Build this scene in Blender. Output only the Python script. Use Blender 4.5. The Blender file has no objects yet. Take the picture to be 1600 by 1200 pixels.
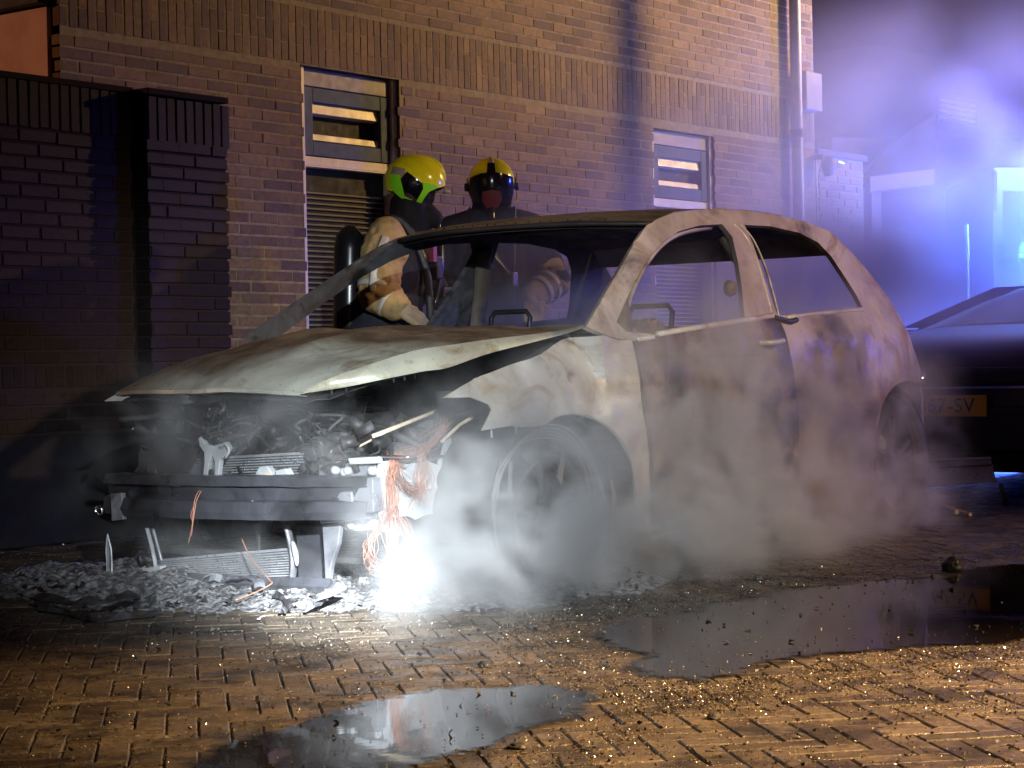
import bpy, bmesh, math, random
import numpy as np
from mathutils import Vector, Matrix, noise as mn
from mathutils.geometry import delaunay_2d_cdt
random.seed(7); rnd = random.Random(11)
sc = bpy.context.scene
COL = sc.collection

# ------------------------------------------------------------------ camera
CAM = Vector((-4.76, -4.893, .76)); YAW, PIT, ROL, FPX = .64233, -.00874, -.02057, 3170.0
_f = Vector((math.cos(PIT)*math.cos(YAW), math.cos(PIT)*math.sin(YAW), math.sin(PIT)))
_r = _f.cross(Vector((0, 0, 1))).normalized(); _u = _r.cross(_f)
_R = math.cos(ROL)*_r + math.sin(ROL)*_u; _U = -math.sin(ROL)*_r + math.cos(ROL)*_u
cd = bpy.data.cameras.new('camera'); cam = bpy.data.objects.new('camera', cd); COL.objects.link(cam)
cd.sensor_width = 36; cd.lens = FPX/1600*36; cd.clip_end = 500; cd.clip_start = .05
m = Matrix.Identity(4)
for i in range(3):
    m[i][0] = _R[i]; m[i][1] = _U[i]; m[i][2] = -_f[i]; m[i][3] = CAM[i]
cam.matrix_world = m
sc.camera = cam

def ray(x, y): return _f + _R*((x-800)/FPX) - _U*((y-600)/FPX)
def on(x, y, ax, v):
    d = ray(x, y); return CAM + d*((v-CAM[ax])/d[ax])
def oy(x, y, Y): return on(x, y, 1, Y)
def ox(x, y, X): return on(x, y, 0, X)
def oz(x, y, Z=0.0): return on(x, y, 2, Z)
def od(x, y, D): return CAM + ray(x, y)*D
def proj(p):
    d = Vector(p)-CAM; z = d.dot(_f)
    return 800+FPX*d.dot(_R)/z, 600-FPX*d.dot(_U)/z, z

# ------------------------------------------------------------------ world, light, exposure
w = bpy.data.worlds.new('World'); sc.world = w; w.use_nodes = True
bg = w.node_tree.nodes['Background']; bg.inputs[0].default_value = (.34, .12, .13, 1); bg.inputs[1].default_value = .055
def lamp(name, kind, loc, col, power, size=.1, target=None, **kw):
    l = bpy.data.lights.new(name, kind); l.color = col; l.energy = power; l.shadow_soft_size = size
    for k, v in kw.items(): setattr(l, k, v)
    o = bpy.data.objects.new(name, l); COL.objects.link(o); o.location = loc
    if target is not None: o.rotation_euler = (Vector(target)-Vector(loc)).to_track_quat('-Z', 'Y').to_euler()
    return o
LAMP = Vector((16.1, -2.9, 6.0))
lamp('street_and_fill_light', 'SPOT', LAMP, (1.0, .60, .19), 12500, .12, target=(11.6, 2.8, 4.0), spot_size=math.radians(76), spot_blend=1.0)
lamp('street_and_fill_light', 'SPOT', (1.6, -9.5, 5.5), (1.0, .62, .28), 25000, .15, target=oz(1590, 1110, 0), spot_size=math.radians(20), spot_blend=1.0)  # unseen fill spot added to brighten the paving at lower right
lamp('street_and_fill_light', 'SPOT', (3.5, -10.5, 5.5), (1.0, .66, .36), 3900, .15, target=(2.7, -.8, .55), spot_size=math.radians(25), spot_blend=1.0)  # another added fill, for the near side of the burnt car
lamp('beacon_and_fill_light', 'SPOT', (9.5, -4.4, 2.3), (.12, .10, 1.0), 850, .1, target=(3.6, -.7, .9), spot_size=math.radians(26), spot_blend=1.0)  # added blue fill giving the car's rear a violet sheen, no beacon stands here
TORCH = Vector((-4.2, -5.1, 2.05))
lamp('torch_beam', 'SPOT', TORCH, (.88, .95, 1.0), 9500, .03, target=oz(545, 915, .05), spot_size=math.radians(12), spot_blend=1.0)
lamp('torch_beam', 'SPOT', TORCH, (.88, .95, 1.0), 26000, .03, target=oz(530, 955, .02), spot_size=math.radians(6.0), spot_blend=1.0)
lamp('torch_beam', 'SPOT', TORCH, (.86, .94, 1.0), 2500, .03, target=oy(680, 700, -.6), spot_size=math.radians(28), spot_blend=1.0)
lamp('street_and_fill_light', 'SPOT', (-4.0, 6.0, 3.6), (1.0, .46, .24), 420, .1, target=(1.89, 3.4, 2.3), spot_size=math.radians(70), spot_blend=.8)
BEACON = od(1622, 392, 17.0)
lamp('beacon_and_fill_light', 'POINT', BEACON, (.045, .08, 1.0), 2300, .12)
lamp('beacon_and_fill_light', 'POINT', od(1650, 400, 16.0), (.10, .60, 1.0), 420, .12)
lamp('beacon_and_fill_light', 'SPOT', (12.6, 1.75, 1.15), (.07, .07, 1.0), 7500, .08, target=(5.0, 2.25, 1.05), spot_size=math.radians(26), spot_blend=1.0)  # extra low blue fill, added to tint the wall and the firefighters
lamp('beacon_and_fill_light', 'SPOT', (9.5, -4.4, 2.3), (.06, .10, 1.0), 1500, .1, target=od(1530, 415, 10.8), spot_size=math.radians(24), spot_blend=1.0)  # added blue fill for the haze in front of the parked car
vs = sc.view_settings; vs.view_transform = 'Standard'; vs.look = 'None'; vs.gamma = 1; vs.exposure = 0; vs.use_curve_mapping = False
cy = sc.cycles
cy.max_bounces = 6; cy.diffuse_bounces = 2; cy.glossy_bounces = 3; cy.transmission_bounces = 3; cy.volume_bounces = 1
cy.volume_step_rate = 2.0; cy.volume_max_steps = 128; cy.use_denoising = True; cy.use_adaptive_sampling = True; cy.adaptive_threshold = .02
cy.sample_clamp_indirect = 4.0; cy.caustics_reflective = False; cy.caustics_refractive = False

# ------------------------------------------------------------------ node helpers
def mat(name, base=(.5, .5, .5), rough=.7, metal=0.0, spec=.5, emit=None, es=0):
    m = bpy.data.materials.new(name); m.use_nodes = True
    b = m.node_tree.nodes['Principled BSDF']
    b.inputs['Base Color'].default_value = (*base, 1); b.inputs['Roughness'].default_value = rough
    b.inputs['Metallic'].default_value = metal; b.inputs['Specular IOR Level'].default_value = spec
    if emit: b.inputs['Emission Color'].default_value = (*emit, 1); b.inputs['Emission Strength'].default_value = es
    return m
class NT:
    def __init__(s, m): s.t = m.node_tree; s.n = s.t.nodes; s.b = s.n.get('Principled BSDF')
    def new(s, k, **kw):
        n = s.n.new(k)
        for a, v in kw.items():
            if a.startswith('_'): setattr(n, a[1:], v)
            else: n.inputs[a.replace('__', ' ')].default_value = v
        return n
    def lk(s, a, b): s.t.links.new(a, b)
    def coord(s): return s.new('ShaderNodeNewGeometry').outputs['Position']
    def noise(s, scale, detail=4, rough=.6, vec=None, dist=0):
        n = s.new('ShaderNodeTexNoise'); n.inputs['Scale'].default_value = scale; n.inputs['Detail'].default_value = detail
        n.inputs['Roughness'].default_value = rough; n.inputs['Distortion'].default_value = dist
        s.lk(vec or s.coord(), n.inputs['Vector']); return n.outputs['Fac']
    def ramp(s, fac, stops):
        r = s.new('ShaderNodeValToRGB'); e = r.color_ramp.elements
        while len(e) < len(stops): e.new(.5)
        for i, (p, c) in enumerate(stops):
            e[i].position = p; e[i].color = (*c, 1) if len(c) == 3 else c
        s.lk(fac, r.inputs[0]); return r.outputs[0]
    def mix(s, fac, a, b):
        n = s.new('ShaderNodeMix', _data_type='RGBA')
        for k, v in ((0, fac), (6, a), (7, b)):
            if hasattr(v, 'links'): s.lk(v, n.inputs[k])
            else: n.inputs[k].default_value = v if k == 0 else (*v, 1)
        return n.outputs[2]
    def math(s, op, a, b=None):
        n = s.new('ShaderNodeMath', _operation=op)
        for k, v in ((0, a), (1, b)):
            if v is None: continue
            if hasattr(v, 'links'): s.lk(v, n.inputs[k])
            else: n.inputs[k].default_value = v
        return n.outputs[0]
    def bump(s, h, strength=.5, dist=.01):
        n = s.new('ShaderNodeBump'); n.inputs['Strength'].default_value = strength; n.inputs['Distance'].default_value = dist
        s.lk(h, n.inputs['Height']); s.lk(n.outputs[0], s.b.inputs['Normal'])
    def col(s, c): s.lk(c, s.b.inputs['Base Color'])
    def rough(s, c): s.lk(c, s.b.inputs['Roughness'])
def piece_random(t):
    oi = t.new('ShaderNodeObjectInfo').outputs['Random']; gi = t.new('ShaderNodeNewGeometry').outputs['Random Per Island']
    return t.math('FRACT', t.math('ADD', oi, gi))

def brick_mat(name, cols, rough=.75):
    m = mat(name, rough=rough, spec=.3); t = NT(m)
    base = t.ramp(piece_random(t), [(i/(len(cols)-1), c) for i, c in enumerate(cols)])
    n = t.noise(38, 5, .7); d = t.ramp(n, [(.3, (.55, .5, .48)), (.62, (1.15, 1.1, 1.05))])
    n2 = t.noise(1.3, 3); big = t.ramp(n2, [(.35, (.72, .7, .68)), (.6, (1.1, 1.1, 1.1))])
    x = t.new('ShaderNodeMix', _data_type='RGBA', _blend_type='MULTIPLY'); x.inputs[0].default_value = 1
    t.lk(base, x.inputs[6]); t.lk(d, x.inputs[7])
    y = t.new('ShaderNodeMix', _data_type='RGBA', _blend_type='MULTIPLY'); y.inputs[0].default_value = 1
    t.lk(x.outputs[2], y.inputs[6]); t.lk(big, y.inputs[7])
    t.col(y.outputs[2]); t.bump(t.noise(90, 5, .7), .6, .004)
    return m
M = {}
M['brick'] = brick_mat('house_brick', [(.13, .082, .030), (.23, .150, .052), (.18, .112, .040), (.10, .062, .026), (.26, .172, .062), (.16, .100, .036)])
M['garden_brick'] = brick_mat('garden_brick', [(.010, .006, .006), (.018, .010, .010), (.013, .008, .008), (.021, .012, .012)])  # dark brick, deepened further to put the wall's shade into its colour
M['mortar'] = mat('mortar', (.42, .36, .28), .95, spec=.1); t = NT(M['mortar'])
t.col(t.ramp(t.noise(25, 4), [(.3, (.20, .165, .10)), (.7, (.38, .32, .20))])); t.bump(t.noise(180, 3), .5, .003)
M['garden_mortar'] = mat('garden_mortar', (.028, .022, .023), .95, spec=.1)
def simple(name, c, rough=.6, metal=0, amt=.25, scale=8, bs=.15, spec=.5):
    m = mat(name, c, rough, metal, spec); t = NT(m); n = t.noise(scale, 6, .65)
    t.col(t.ramp(n, [(.25, tuple(v*(1-amt) for v in c)), (.7, tuple(min(1, v*(1+amt)) for v in c))]))
    t.rough(t.ramp(t.noise(scale*2.2, 4), [(.3, (max(.02, rough-.12),)*3), (.7, (min(1, rough+.12),)*3)]))
    if bs: t.bump(t.noise(scale*6, 4), bs, .004)
    return m
M['cream'] = simple('cream_paint', (.72, .62, .42), .45)
M['sash'] = simple('blue_grey_paint', (.085, .115, .150), .7, spec=.15)
M['board'] = simple('grey_board', (.22, .19, .17), .6)
M['slat'] = simple('blind_slat', (.30, .26, .19), .5, bs=0)
M['dark'] = simple('dark_interior', (.012, .011, .012), .8)
M['wall_foot'] = simple('black_wall_foot', (.005, .004, .004), .9, scale=5)
M['glass'] = mat('window_glass', (.02, .02, .022), .06, spec=.8)
M['pipe'] = simple('pipe_grey', (.50, .46, .38), .45)
M['iron'] = simple('dark_iron', (.03, .03, .032), .5, .4)
M['greybox'] = simple('box_grey', (.20, .19, .18), .6)
M['render'] = simple('painted_render', (.55, .33, .24), .8, scale=3)
M['farwall'] = simple('pale_far_wall', (.35, .30, .30), .8, scale=2)
M['roof'] = simple('dark_roof', (.03, .028, .03), .7)
M['tyre'] = simple('burnt_rubber', (.018, .017, .016), .85, scale=20, bs=.6)
M['rim'] = simple('scorched_alloy', (.13, .125, .12), .5, .6, .5, 14, .3)
M['carpaint'] = mat('dark_car_paint', (.035, .02, .022), .22, 0, .6); t = NT(M['carpaint']); t.bump(t.noise(160, 3), .15, .002)
M['blackplastic'] = simple('black_plastic', (.014, .013, .014), .5)
M['chrome'] = mat('bright_trim', (.7, .7, .72), .15, 1)
M['plate'] = simple('yellow_plate', (.90, .52, .03), .4, amt=.15)
M['ink'] = mat('plate_ink', (.02, .015, .01), .5)
M['whitepaint'] = mat('vehicle_white', (.6, .62, .65), .3)
M['reflect'] = simple('reflective_grey', (.55, .53, .48), .4, bs=0)
M['lamp_blue'] = mat('blue_lamp', (.1, .2, .9), .2, emit=(.25, .75, 1.0), es=14)

# burnt sheet metal: ash white, bare scorched steel, rust, soot
def burnt(name, ash, rust, soot, wash, w_rust, w_soot, rough=.55, metal=.25, scale=2.2):
    m = mat(name, ash, rough, metal, .5); t = NT(m)
    base = t.mix(t.ramp(t.noise(scale*.9, 5, .6, dist=.8), [(.42, (0,)*3), (.62, (1,)*3)]), ash, wash)
    r = t.ramp(t.noise(scale*1.5, 7, .68, dist=1.2), [(w_rust-.06, (1,)*3), (w_rust+.07, (0,)*3)])
    base = t.mix(r, base, rust)
    s = t.ramp(t.noise(scale*1.15, 6, .62, dist=.6), [(w_soot-.05, (0,)*3), (w_soot+.08, (1,)*3)])
    base = t.mix(s, base, soot)
    sp = t.ramp(t.noise(scale*26, 5, .7), [(.30, (1,)*3), (.36, (0,)*3)])
    base = t.mix(sp, base, tuple(v*.25 for v in wash))
    t.col(base)
    t.rough(t.ramp(t.noise(scale*5, 5, .6), [(.3, (rough-.2,)*3), (.7, (min(1, rough+.25),)*3)]))
    t.bump(t.noise(scale*50, 4), .3, .0012)
    return m
M['shell'] = burnt('burnt_shell', (.46, .42, .36), (.26, .19, .13), (.09, .072, .06), (.30, .25, .21), .42, .58, scale=1.9)
_t = NT(M['shell']); _c = _t.b.inputs['Base Color'].links[0].from_socket; _s = _t.new('ShaderNodeSeparateXYZ'); _t.lk(_t.coord(), _s.inputs[0])
_h = _t.math('ADD', _s.outputs[2], _t.math('MULTIPLY', _t.noise(2, 4), .45))
_t.col(_t.mix(_t.ramp(_h, [(.84, (1,)*3), (1.0, (0,)*3)]), _c, _t.mix(_t.ramp(_t.noise(4, 5), [(.4, (0,)*3), (.6, (1,)*3)]), (.060, .045, .036), (.19, .13, .085))))  # the wing below the window burnt to rust and soot
M['door'] = burnt('burnt_door', (.26, .21, .17), (.15, .09, .05), (.022, .018, .016), (.10, .075, .058), .47, .50, scale=2.6)
M['fender'] = burnt('burnt_fender', (.58, .57, .53), (.34, .24, .14), (.07, .06, .05), (.40, .36, .30), .40, .66, scale=3.0)
M['hood'] = burnt('burnt_hood', (.58, .60, .50), (.26, .19, .12), (.10, .085, .065), (.33, .30, .24), .38, .66, .38, .35, 2.4)
_t = NT(M['hood']); _c = _t.b.inputs['Base Color'].links[0].from_socket; _s = _t.new('ShaderNodeSeparateXYZ'); _t.lk(_t.coord(), _s.inputs[0])
_h = _t.math('ADD', _t.math('ADD', _s.outputs[0], _t.math('MULTIPLY', _s.outputs[1], .55)), _t.math('MULTIPLY', _t.noise(3.5, 5), .5))
_t.col(_t.mix(_t.ramp(_h, [(.36, (0,)*3), (.62, (1,)*3)]), _c, _t.mix(_t.ramp(_t.noise(5, 5), [(.4, (0,)*3), (.6, (1,)*3)]), (.13, .095, .065), (.26, .20, .14))))  # turns darker brown towards the windscreen and the far side
M['hood_edge'] = burnt('bonnet_edge', (.60, .60, .48), (.34, .28, .17), (.12, .10, .08), (.44, .41, .31), .38, .68, .4, .3, 3)
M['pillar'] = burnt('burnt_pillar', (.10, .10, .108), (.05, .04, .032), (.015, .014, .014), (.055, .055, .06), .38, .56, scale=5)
M['ceiling'] = burnt('burnt_ceiling', (.16, .13, .10), (.11, .07, .045), (.03, .025, .02), (.10, .08, .06), .40, .60)
M['steel'] = burnt('scorched_steel', (.26, .27, .30), (.12, .09, .07), (.03, .03, .032), (.15, .15, .17), .34, .60, .42, .5, 6)
M['steel_lt'] = burnt('bare_steel', (.44, .46, .48), (.22, .18, .14), (.06, .06, .06), (.28, .30, .30), .30, .70, .5, .2, 5)
M['beam'] = burnt('beam_steel', (.085, .088, .105), (.05, .04, .035), (.018, .018, .02), (.05, .052, .062), .34, .60, .38, .5, 3)
M['engine'] = burnt('charred_engine', (.05, .05, .052), (.05, .035, .025), (.010, .010, .010), (.03, .03, .03), .40, .52, .6, .3, 7)
M['fins'] = simple('radiator_fins', (.30, .31, .33), .38, .5, .4, 12, .3)
M['copper'] = simple('bare_copper', (.36, .16, .10), .45, .4, .3, 30, 0)
M['straw'] = simple('pale_wire', (.55, .45, .32), .6, 0, .3, 30, 0)

# ------------------------------------------------------------------ mesh helpers
class MB:
    def __init__(s): s.v = []; s.f = []
    def add(s, vs_, fs):
        o = len(s.v); s.v += [tuple(v) for v in vs_]; s.f += [tuple(i+o for i in f) for f in fs]; return s
    def box(s, c, d, mtx=None, taper=1.0):
        c = Vector(c); hx, hy, hz = d[0]/2, d[1]/2, d[2]/2; pts = []
        for z in (-1, 1):
            k = taper if z > 0 else 1
            for x, y in ((-1, -1), (1, -1), (1, 1), (-1, 1)):
                p = Vector((x*hx*k, y*hy*k, z*hz))
                if mtx: p = mtx @ p
                pts.append(c+p)
        return s.add(pts, [(3, 2, 1, 0), (4, 5, 6, 7), (0, 1, 5, 4), (1, 2, 6, 5), (2, 3, 7, 6), (3, 0, 4, 7)])
    def tube(s, pts, r, n=8, cap=True, flat=1.0, up=None):
        pts = [Vector(p) for p in pts]; rs = r if isinstance(r, (list, tuple)) else [r]*len(pts); V = []; F = []
        side = None
        for i, p in enumerate(pts):
            d = (pts[min(i+1, len(pts)-1)]-pts[max(i-1, 0)])
            d = d.normalized() if d.length > 1e-9 else Vector((0, 0, 1))
            ref = Vector(up) if up else (side if side is not None else (Vector((0, 0, 1)) if abs(d.z) < .9 else Vector((1, 0, 0))))
            a = (ref - d*ref.dot(d)).normalized(); side = a; b = d.cross(a)
            for k in range(n):
                q = 2*math.pi*k/n; V.append(p+(a*math.cos(q)+b*math.sin(q)*flat)*rs[i])
        for i in range(len(pts)-1):
            for k in range(n): F.append((i*n+k, i*n+(k+1) % n, (i+1)*n+(k+1) % n, (i+1)*n+k))
        if cap: F.append(tuple(range(n))[::-1]); F.append(tuple((len(pts)-1)*n+k for k in range(n)))
        return s.add(V, F)
    def grid(s, P):
        R, Cn = len(P), len(P[0]); return s.add([p for row in P for p in row], [(i*Cn+j, i*Cn+j+1, (i+1)*Cn+j+1, (i+1)*Cn+j) for i in range(R-1) for j in range(Cn-1)])
    def lathe(s, c, ax, prof, n=24, a0=0, a1=2*math.pi):
        c = Vector(c); ax = Vector(ax).normalized(); x = ax.orthogonal().normalized(); y = ax.cross(x); full = abs(a1-a0-2*math.pi) < 1e-6
        m_ = n if full else n+1; V = []; F = []
        for (r, h) in prof:
            for k in range(m_):
                q = a0+(a1-a0)*k/n; V.append(c+ax*h+(x*math.cos(q)+y*math.sin(q))*r)
        for i in range(len(prof)-1):
            for k in range(n):
                k2 = (k+1) % m_; F.append((i*m_+k, i*m_+k2, (i+1)*m_+k2, (i+1)*m_+k))
        return s.add(V, F)
    def mesh(s, name):
        me = bpy.data.meshes.new(name); me.from_pydata(s.v, [], s.f); me.update(); return me
    def build(s, name, material, parent=None, smooth=False, solid=0, kind=None, fix=True, bevel=0, sub=0):
        me = s.mesh(name)
        if fix:
            bm = bmesh.new(); bm.from_mesh(me); bmesh.ops.recalc_face_normals(bm, faces=bm.faces); bm.to_mesh(me); bm.free()
        return link(name, me, material, parent, smooth, solid, kind, bevel, sub)
def link(name, me, material, parent=None, smooth=False, solid=0, kind=None, bevel=0, sub=0):
    if not me.materials: me.materials.append(material)
    if smooth: me.polygons.foreach_set('use_smooth', [True]*len(me.polygons))
    o = bpy.data.objects.new(name, me); COL.objects.link(o)
    if parent is not None: o.parent = parent; o.matrix_parent_inverse = world_of(parent).inverted()
    if solid: q = o.modifiers.new('solid', 'SOLIDIFY'); q.thickness = abs(solid); q.offset = 0
    if solid and smooth: q = o.modifiers.new('split', 'EDGE_SPLIT'); q.split_angle = math.radians(42)
    if bevel: q = o.modifiers.new('bevel', 'BEVEL'); q.width = bevel; q.segments = 2; q.limit_method = 'ANGLE'
    if sub: q = o.modifiers.new('sub', 'SUBSURF'); q.levels = sub; q.render_levels = sub
    if kind: o['kind'] = kind
    return o
def world_of(o):
    m_ = Matrix.LocRotScale(o.location, o.rotation_euler, o.scale)
    return (world_of(o.parent) @ o.matrix_parent_inverse @ m_) if o.parent else m_
def thing(name, label, cat, loc=(0, 0, 0), group=None):
    o = bpy.data.objects.new(name, None); COL.objects.link(o); o.location = loc; o.empty_display_size = .1
    o['label'] = label; o['category'] = cat
    if group: o['group'] = group
    return o
def tag(o, label, cat, group=None):
    o['label'] = label; o['category'] = cat
    if group: o['group'] = group
    return o
def struct(o): o['kind'] = 'structure'; return o
def cdt(outline, holes=(), step=.03):
    """triangulate a 2-D outline with holes and inner grid points"""
    def dens(pl):
        out = []
        for i, a in enumerate(pl):
            b = pl[(i+1) % len(pl)]; n = max(1, int(math.hypot(b[0]-a[0], b[1]-a[1])/step))
            for k in range(n): out.append((a[0]+(b[0]-a[0])*k/n, a[1]+(b[1]-a[1])*k/n))
        return out
    loops = [dens(outline)]+[dens(h) for h in holes]
    pts = []; edges = []
    for L in loops:
        o = len(pts); pts += L; edges += [(o+i, o+(i+1) % len(L)) for i in range(len(L))]
    def inside(p, L):
        c = False
        for i in range(len(L)):
            a, b = L[i], L[i-1]
            if (a[1] > p[1]) != (b[1] > p[1]) and p[0] < (b[0]-a[0])*(p[1]-a[1])/(b[1]-a[1])+a[0]: c = not c
        return c
    x0, x1 = min(p[0] for p in loops[0]), max(p[0] for p in loops[0]); z0, z1 = min(p[1] for p in loops[0]), max(p[1] for p in loops[0])
    def ok(p): return inside(p, loops[0]) and not any(inside(p, h) for h in loops[1:])
    nb = np.array(pts); row = 0; z = z0+step
    while z < z1:
        x = x0+step*(1 if row % 2 else .5)
        while x < x1:
            if ok((x, z)) and ((nb[:, 0]-x)**2+(nb[:, 1]-z)**2).min() > (step*.55)**2: pts.append((x, z))
            x += step
        z += step*.87; row += 1
    v, e, f, *_ = delaunay_2d_cdt([Vector(p) for p in pts], edges, [], 0, 1e-5)
    F = []
    for t_ in f:
        c = (sum(v[i][0] for i in t_)/len(t_), sum(v[i][1] for i in t_)/len(t_))
        if ok(c): F.append(tuple(t_))
    return [(p[0], p[1]) for p in v], F
def smooth_line(pts, n=6):
    """Catmull-Rom through points"""
    P = [Vector(p) for p in pts]; out = []
    for i in range(len(P)-1):
        a, b, c, d = P[max(i-1, 0)], P[i], P[i+1], P[min(i+2, len(P)-1)]
        for k in range(n):
            t_ = k/n; out.append(.5*((2*b)+(c-a)*t_+(2*a-5*b+4*c-d)*t_*t_+(3*b-a-3*c+d)*t_**3))
    out.append(P[-1]); return out
def copy_of(src, loc=None, rot=None, parent=None):
    c = src.copy(); COL.objects.link(c)
    if parent is not None: c.parent = parent
    if loc is not None: c.location = loc
    if rot is not None: c.rotation_euler = rot
    return c
# ------------------------------------------------------------------ ground: wet clay pavers in herringbone
def paver_mat(name):
    m = mat(name, rough=.4, spec=.6); t = NT(m)
    base = t.ramp(piece_random(t), [(0, (.060, .048, .038)), (.3, (.10, .083, .065)), (.55, (.075, .060, .046)), (.8, (.125, .104, .082)), (1, (.050, .042, .035))])
    n = t.ramp(t.noise(60, 5, .7), [(.3, (.45, .42, .4)), (.65, (1.25, 1.2, 1.1))])
    x = t.new('ShaderNodeMix', _data_type='RGBA', _blend_type='MULTIPLY'); x.inputs[0].default_value = 1
    t.lk(base, x.inputs[6]); t.lk(n, x.inputs[7])
    dirt = t.ramp(t.noise(5, 6, .7), [(.46, (0,)*3), (.60, (1,)*3)])
    c = t.mix(dirt, x.outputs[2], (.022, .017, .013)); t.col(c)
    t.rough(t.ramp(t.noise(9, 6, .7), [(.32, (.16,)*3), (.5, (.36,)*3), (.68, (.62,)*3)]))
    a = t.math('ADD', t.noise(28, 5, .7), t.math('MULTIPLY', t.noise(220, 4, .7), .35)); t.bump(a, .75, .006)
    return m
M['paver'] = paver_mat('wet_paver')
gm = mat('wet_sand_joint', (.03, .022, .016), .55); t = NT(gm)
t.col(t.ramp(t.noise(7, 6, .7), [(.3, (.012, .009, .007)), (.7, (.055, .042, .03))])); t.bump(t.noise(120, 4, .7), .8, .006)
t.rough(t.ramp(t.noise(4, 5), [(.35, (.25,)*3), (.65, (.7,)*3)]))
struct(MB().add([(-12, -14, -.0055), (120, -14, -.0055), (120, 120, -.0055), (-12, 120, -.0055)], [(0, 1, 2, 3)]).build('ground', gm))
AX = math.radians(45.8); ca, sa = math.cos(AX), math.sin(AX)
Lp, Wp, J = .2015, .0645, .0035; U = Wp+J
def in_poly(x, y, L):
    c = False
    for i in range(len(L)):
        a, b = L[i], L[i-1]
        if (a[1] > y) != (b[1] > y) and x < (b[0]-a[0])*(y-a[1])/(b[1]-a[1])+a[0]: c = not c
    return c
pud1 = [(905, 994), (980, 974), (1090, 955), (1195, 926), (1330, 915), (1460, 897), (1560, 885), (1680, 880), (1700, 985), (1560, 1002), (1400, 1012), (1290, 1028), (1220, 1050), (1120, 1066), (1020, 1058), (960, 1034), (1000, 1018), (985, 1004)]
pud2 = [(300, 1180), (400, 1150), (495, 1130), (560, 1105), (660, 1080), (800, 1076), (930, 1084), (965, 1105), (900, 1135), (770, 1152), (700, 1178), (640, 1240), (480, 1300), (280, 1290), (250, 1220)]
PUDW = [[tuple(oz(*q))[:2] for q in L] for L in (pud1, pud2)]
def wet(x, y):
    n = 0
    for dx, dy in ((0, 0), (.05, 0), (-.05, 0), (0, .05), (0, -.05), (.09, .09), (-.09, -.09), (.09, -.09), (-.09, .09)):
        if any(in_poly(x+dx, y+dy, L) for L in PUDW): n += 1
    return n/9
def undul(x, y): return .0005-.0030*wet(x, y)+.0018*mn.noise(Vector((x*1.1, y*1.1, 3)))+.0012*mn.noise(Vector((x*5, y*5, 9)))
cells = []
for i in range(-170, 170):
    for j in range(-170, 170):
        k = (i-j) % 6
        if k == 0: cells.append(((i+1.5)*U, (j+.5)*U, 0))   # lies along the first axis over three cells
        if k == 5: cells.append(((i+.5)*U, (j+1.5)*U, 1))   # stands along the second axis over three cells
cand = []
for a, b, o in cells:
    wx, wy = -.6+a*ca-b*sa, -1.2+a*sa+b*ca
    px, py, dz = proj((wx, wy, 0))
    if dz < 3.0 or dz > 12.5 or px < -90 or px > 1690 or py > 1290 or wy > 2.2: continue
    rank = dz + (3 if (not (0 < px < 1600) or py > 1215) else 0)
    cand.append((rank, wx, wy, o))
cand.sort()
def paver_shape(c=.0035, h=.03):
    hx, hy = Lp/2, Wp/2; V = []
    for (x, y, z) in ((hx-c, hy-c, 0), (hx, hy, -c*.8), (hx, hy, -h)):
        V += [(-x, -y, z), (x, -y, z), (x, y, z), (-x, y, z)]
    F = [(0, 1, 2, 3)]
    for k in range(2):
        for i in range(4): F.append((k*4+i, (k+1)*4+i, (k+1)*4+(i+1) % 4, k*4+(i+1) % 4))
    return V, F
PV, PF = paver_shape()
pave = bpy.data.objects.new('paving', None); COL.objects.link(pave); pave['kind'] = 'structure'
pm = MB().add(PV, PF).mesh('paver'); pm.materials.append(M['paver']); ps = MB()
for n, (rk, wx, wy, o) in enumerate(cand):
    rot = AX+(math.pi/2 if o else 0)+rnd.gauss(0, .006); z = undul(wx, wy)+rnd.gauss(0, .0008)
    e = (rnd.gauss(0, .006), rnd.gauss(0, .008), rot)
    if n < 300:
        ob = bpy.data.objects.new('paver', pm); COL.objects.link(ob); ob.parent = pave; ob.location = (wx, wy, z); ob.rotation_euler = e
    else:
        mm = Matrix.LocRotScale(Vector((wx, wy, z)), __import__('mathutils').Euler(e), None)
        ps.add([mm @ Vector(v) for v in PV], PF)
ps.build('far_pavers', M['paver'], pave, kind='stuff', fix=False)

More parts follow.
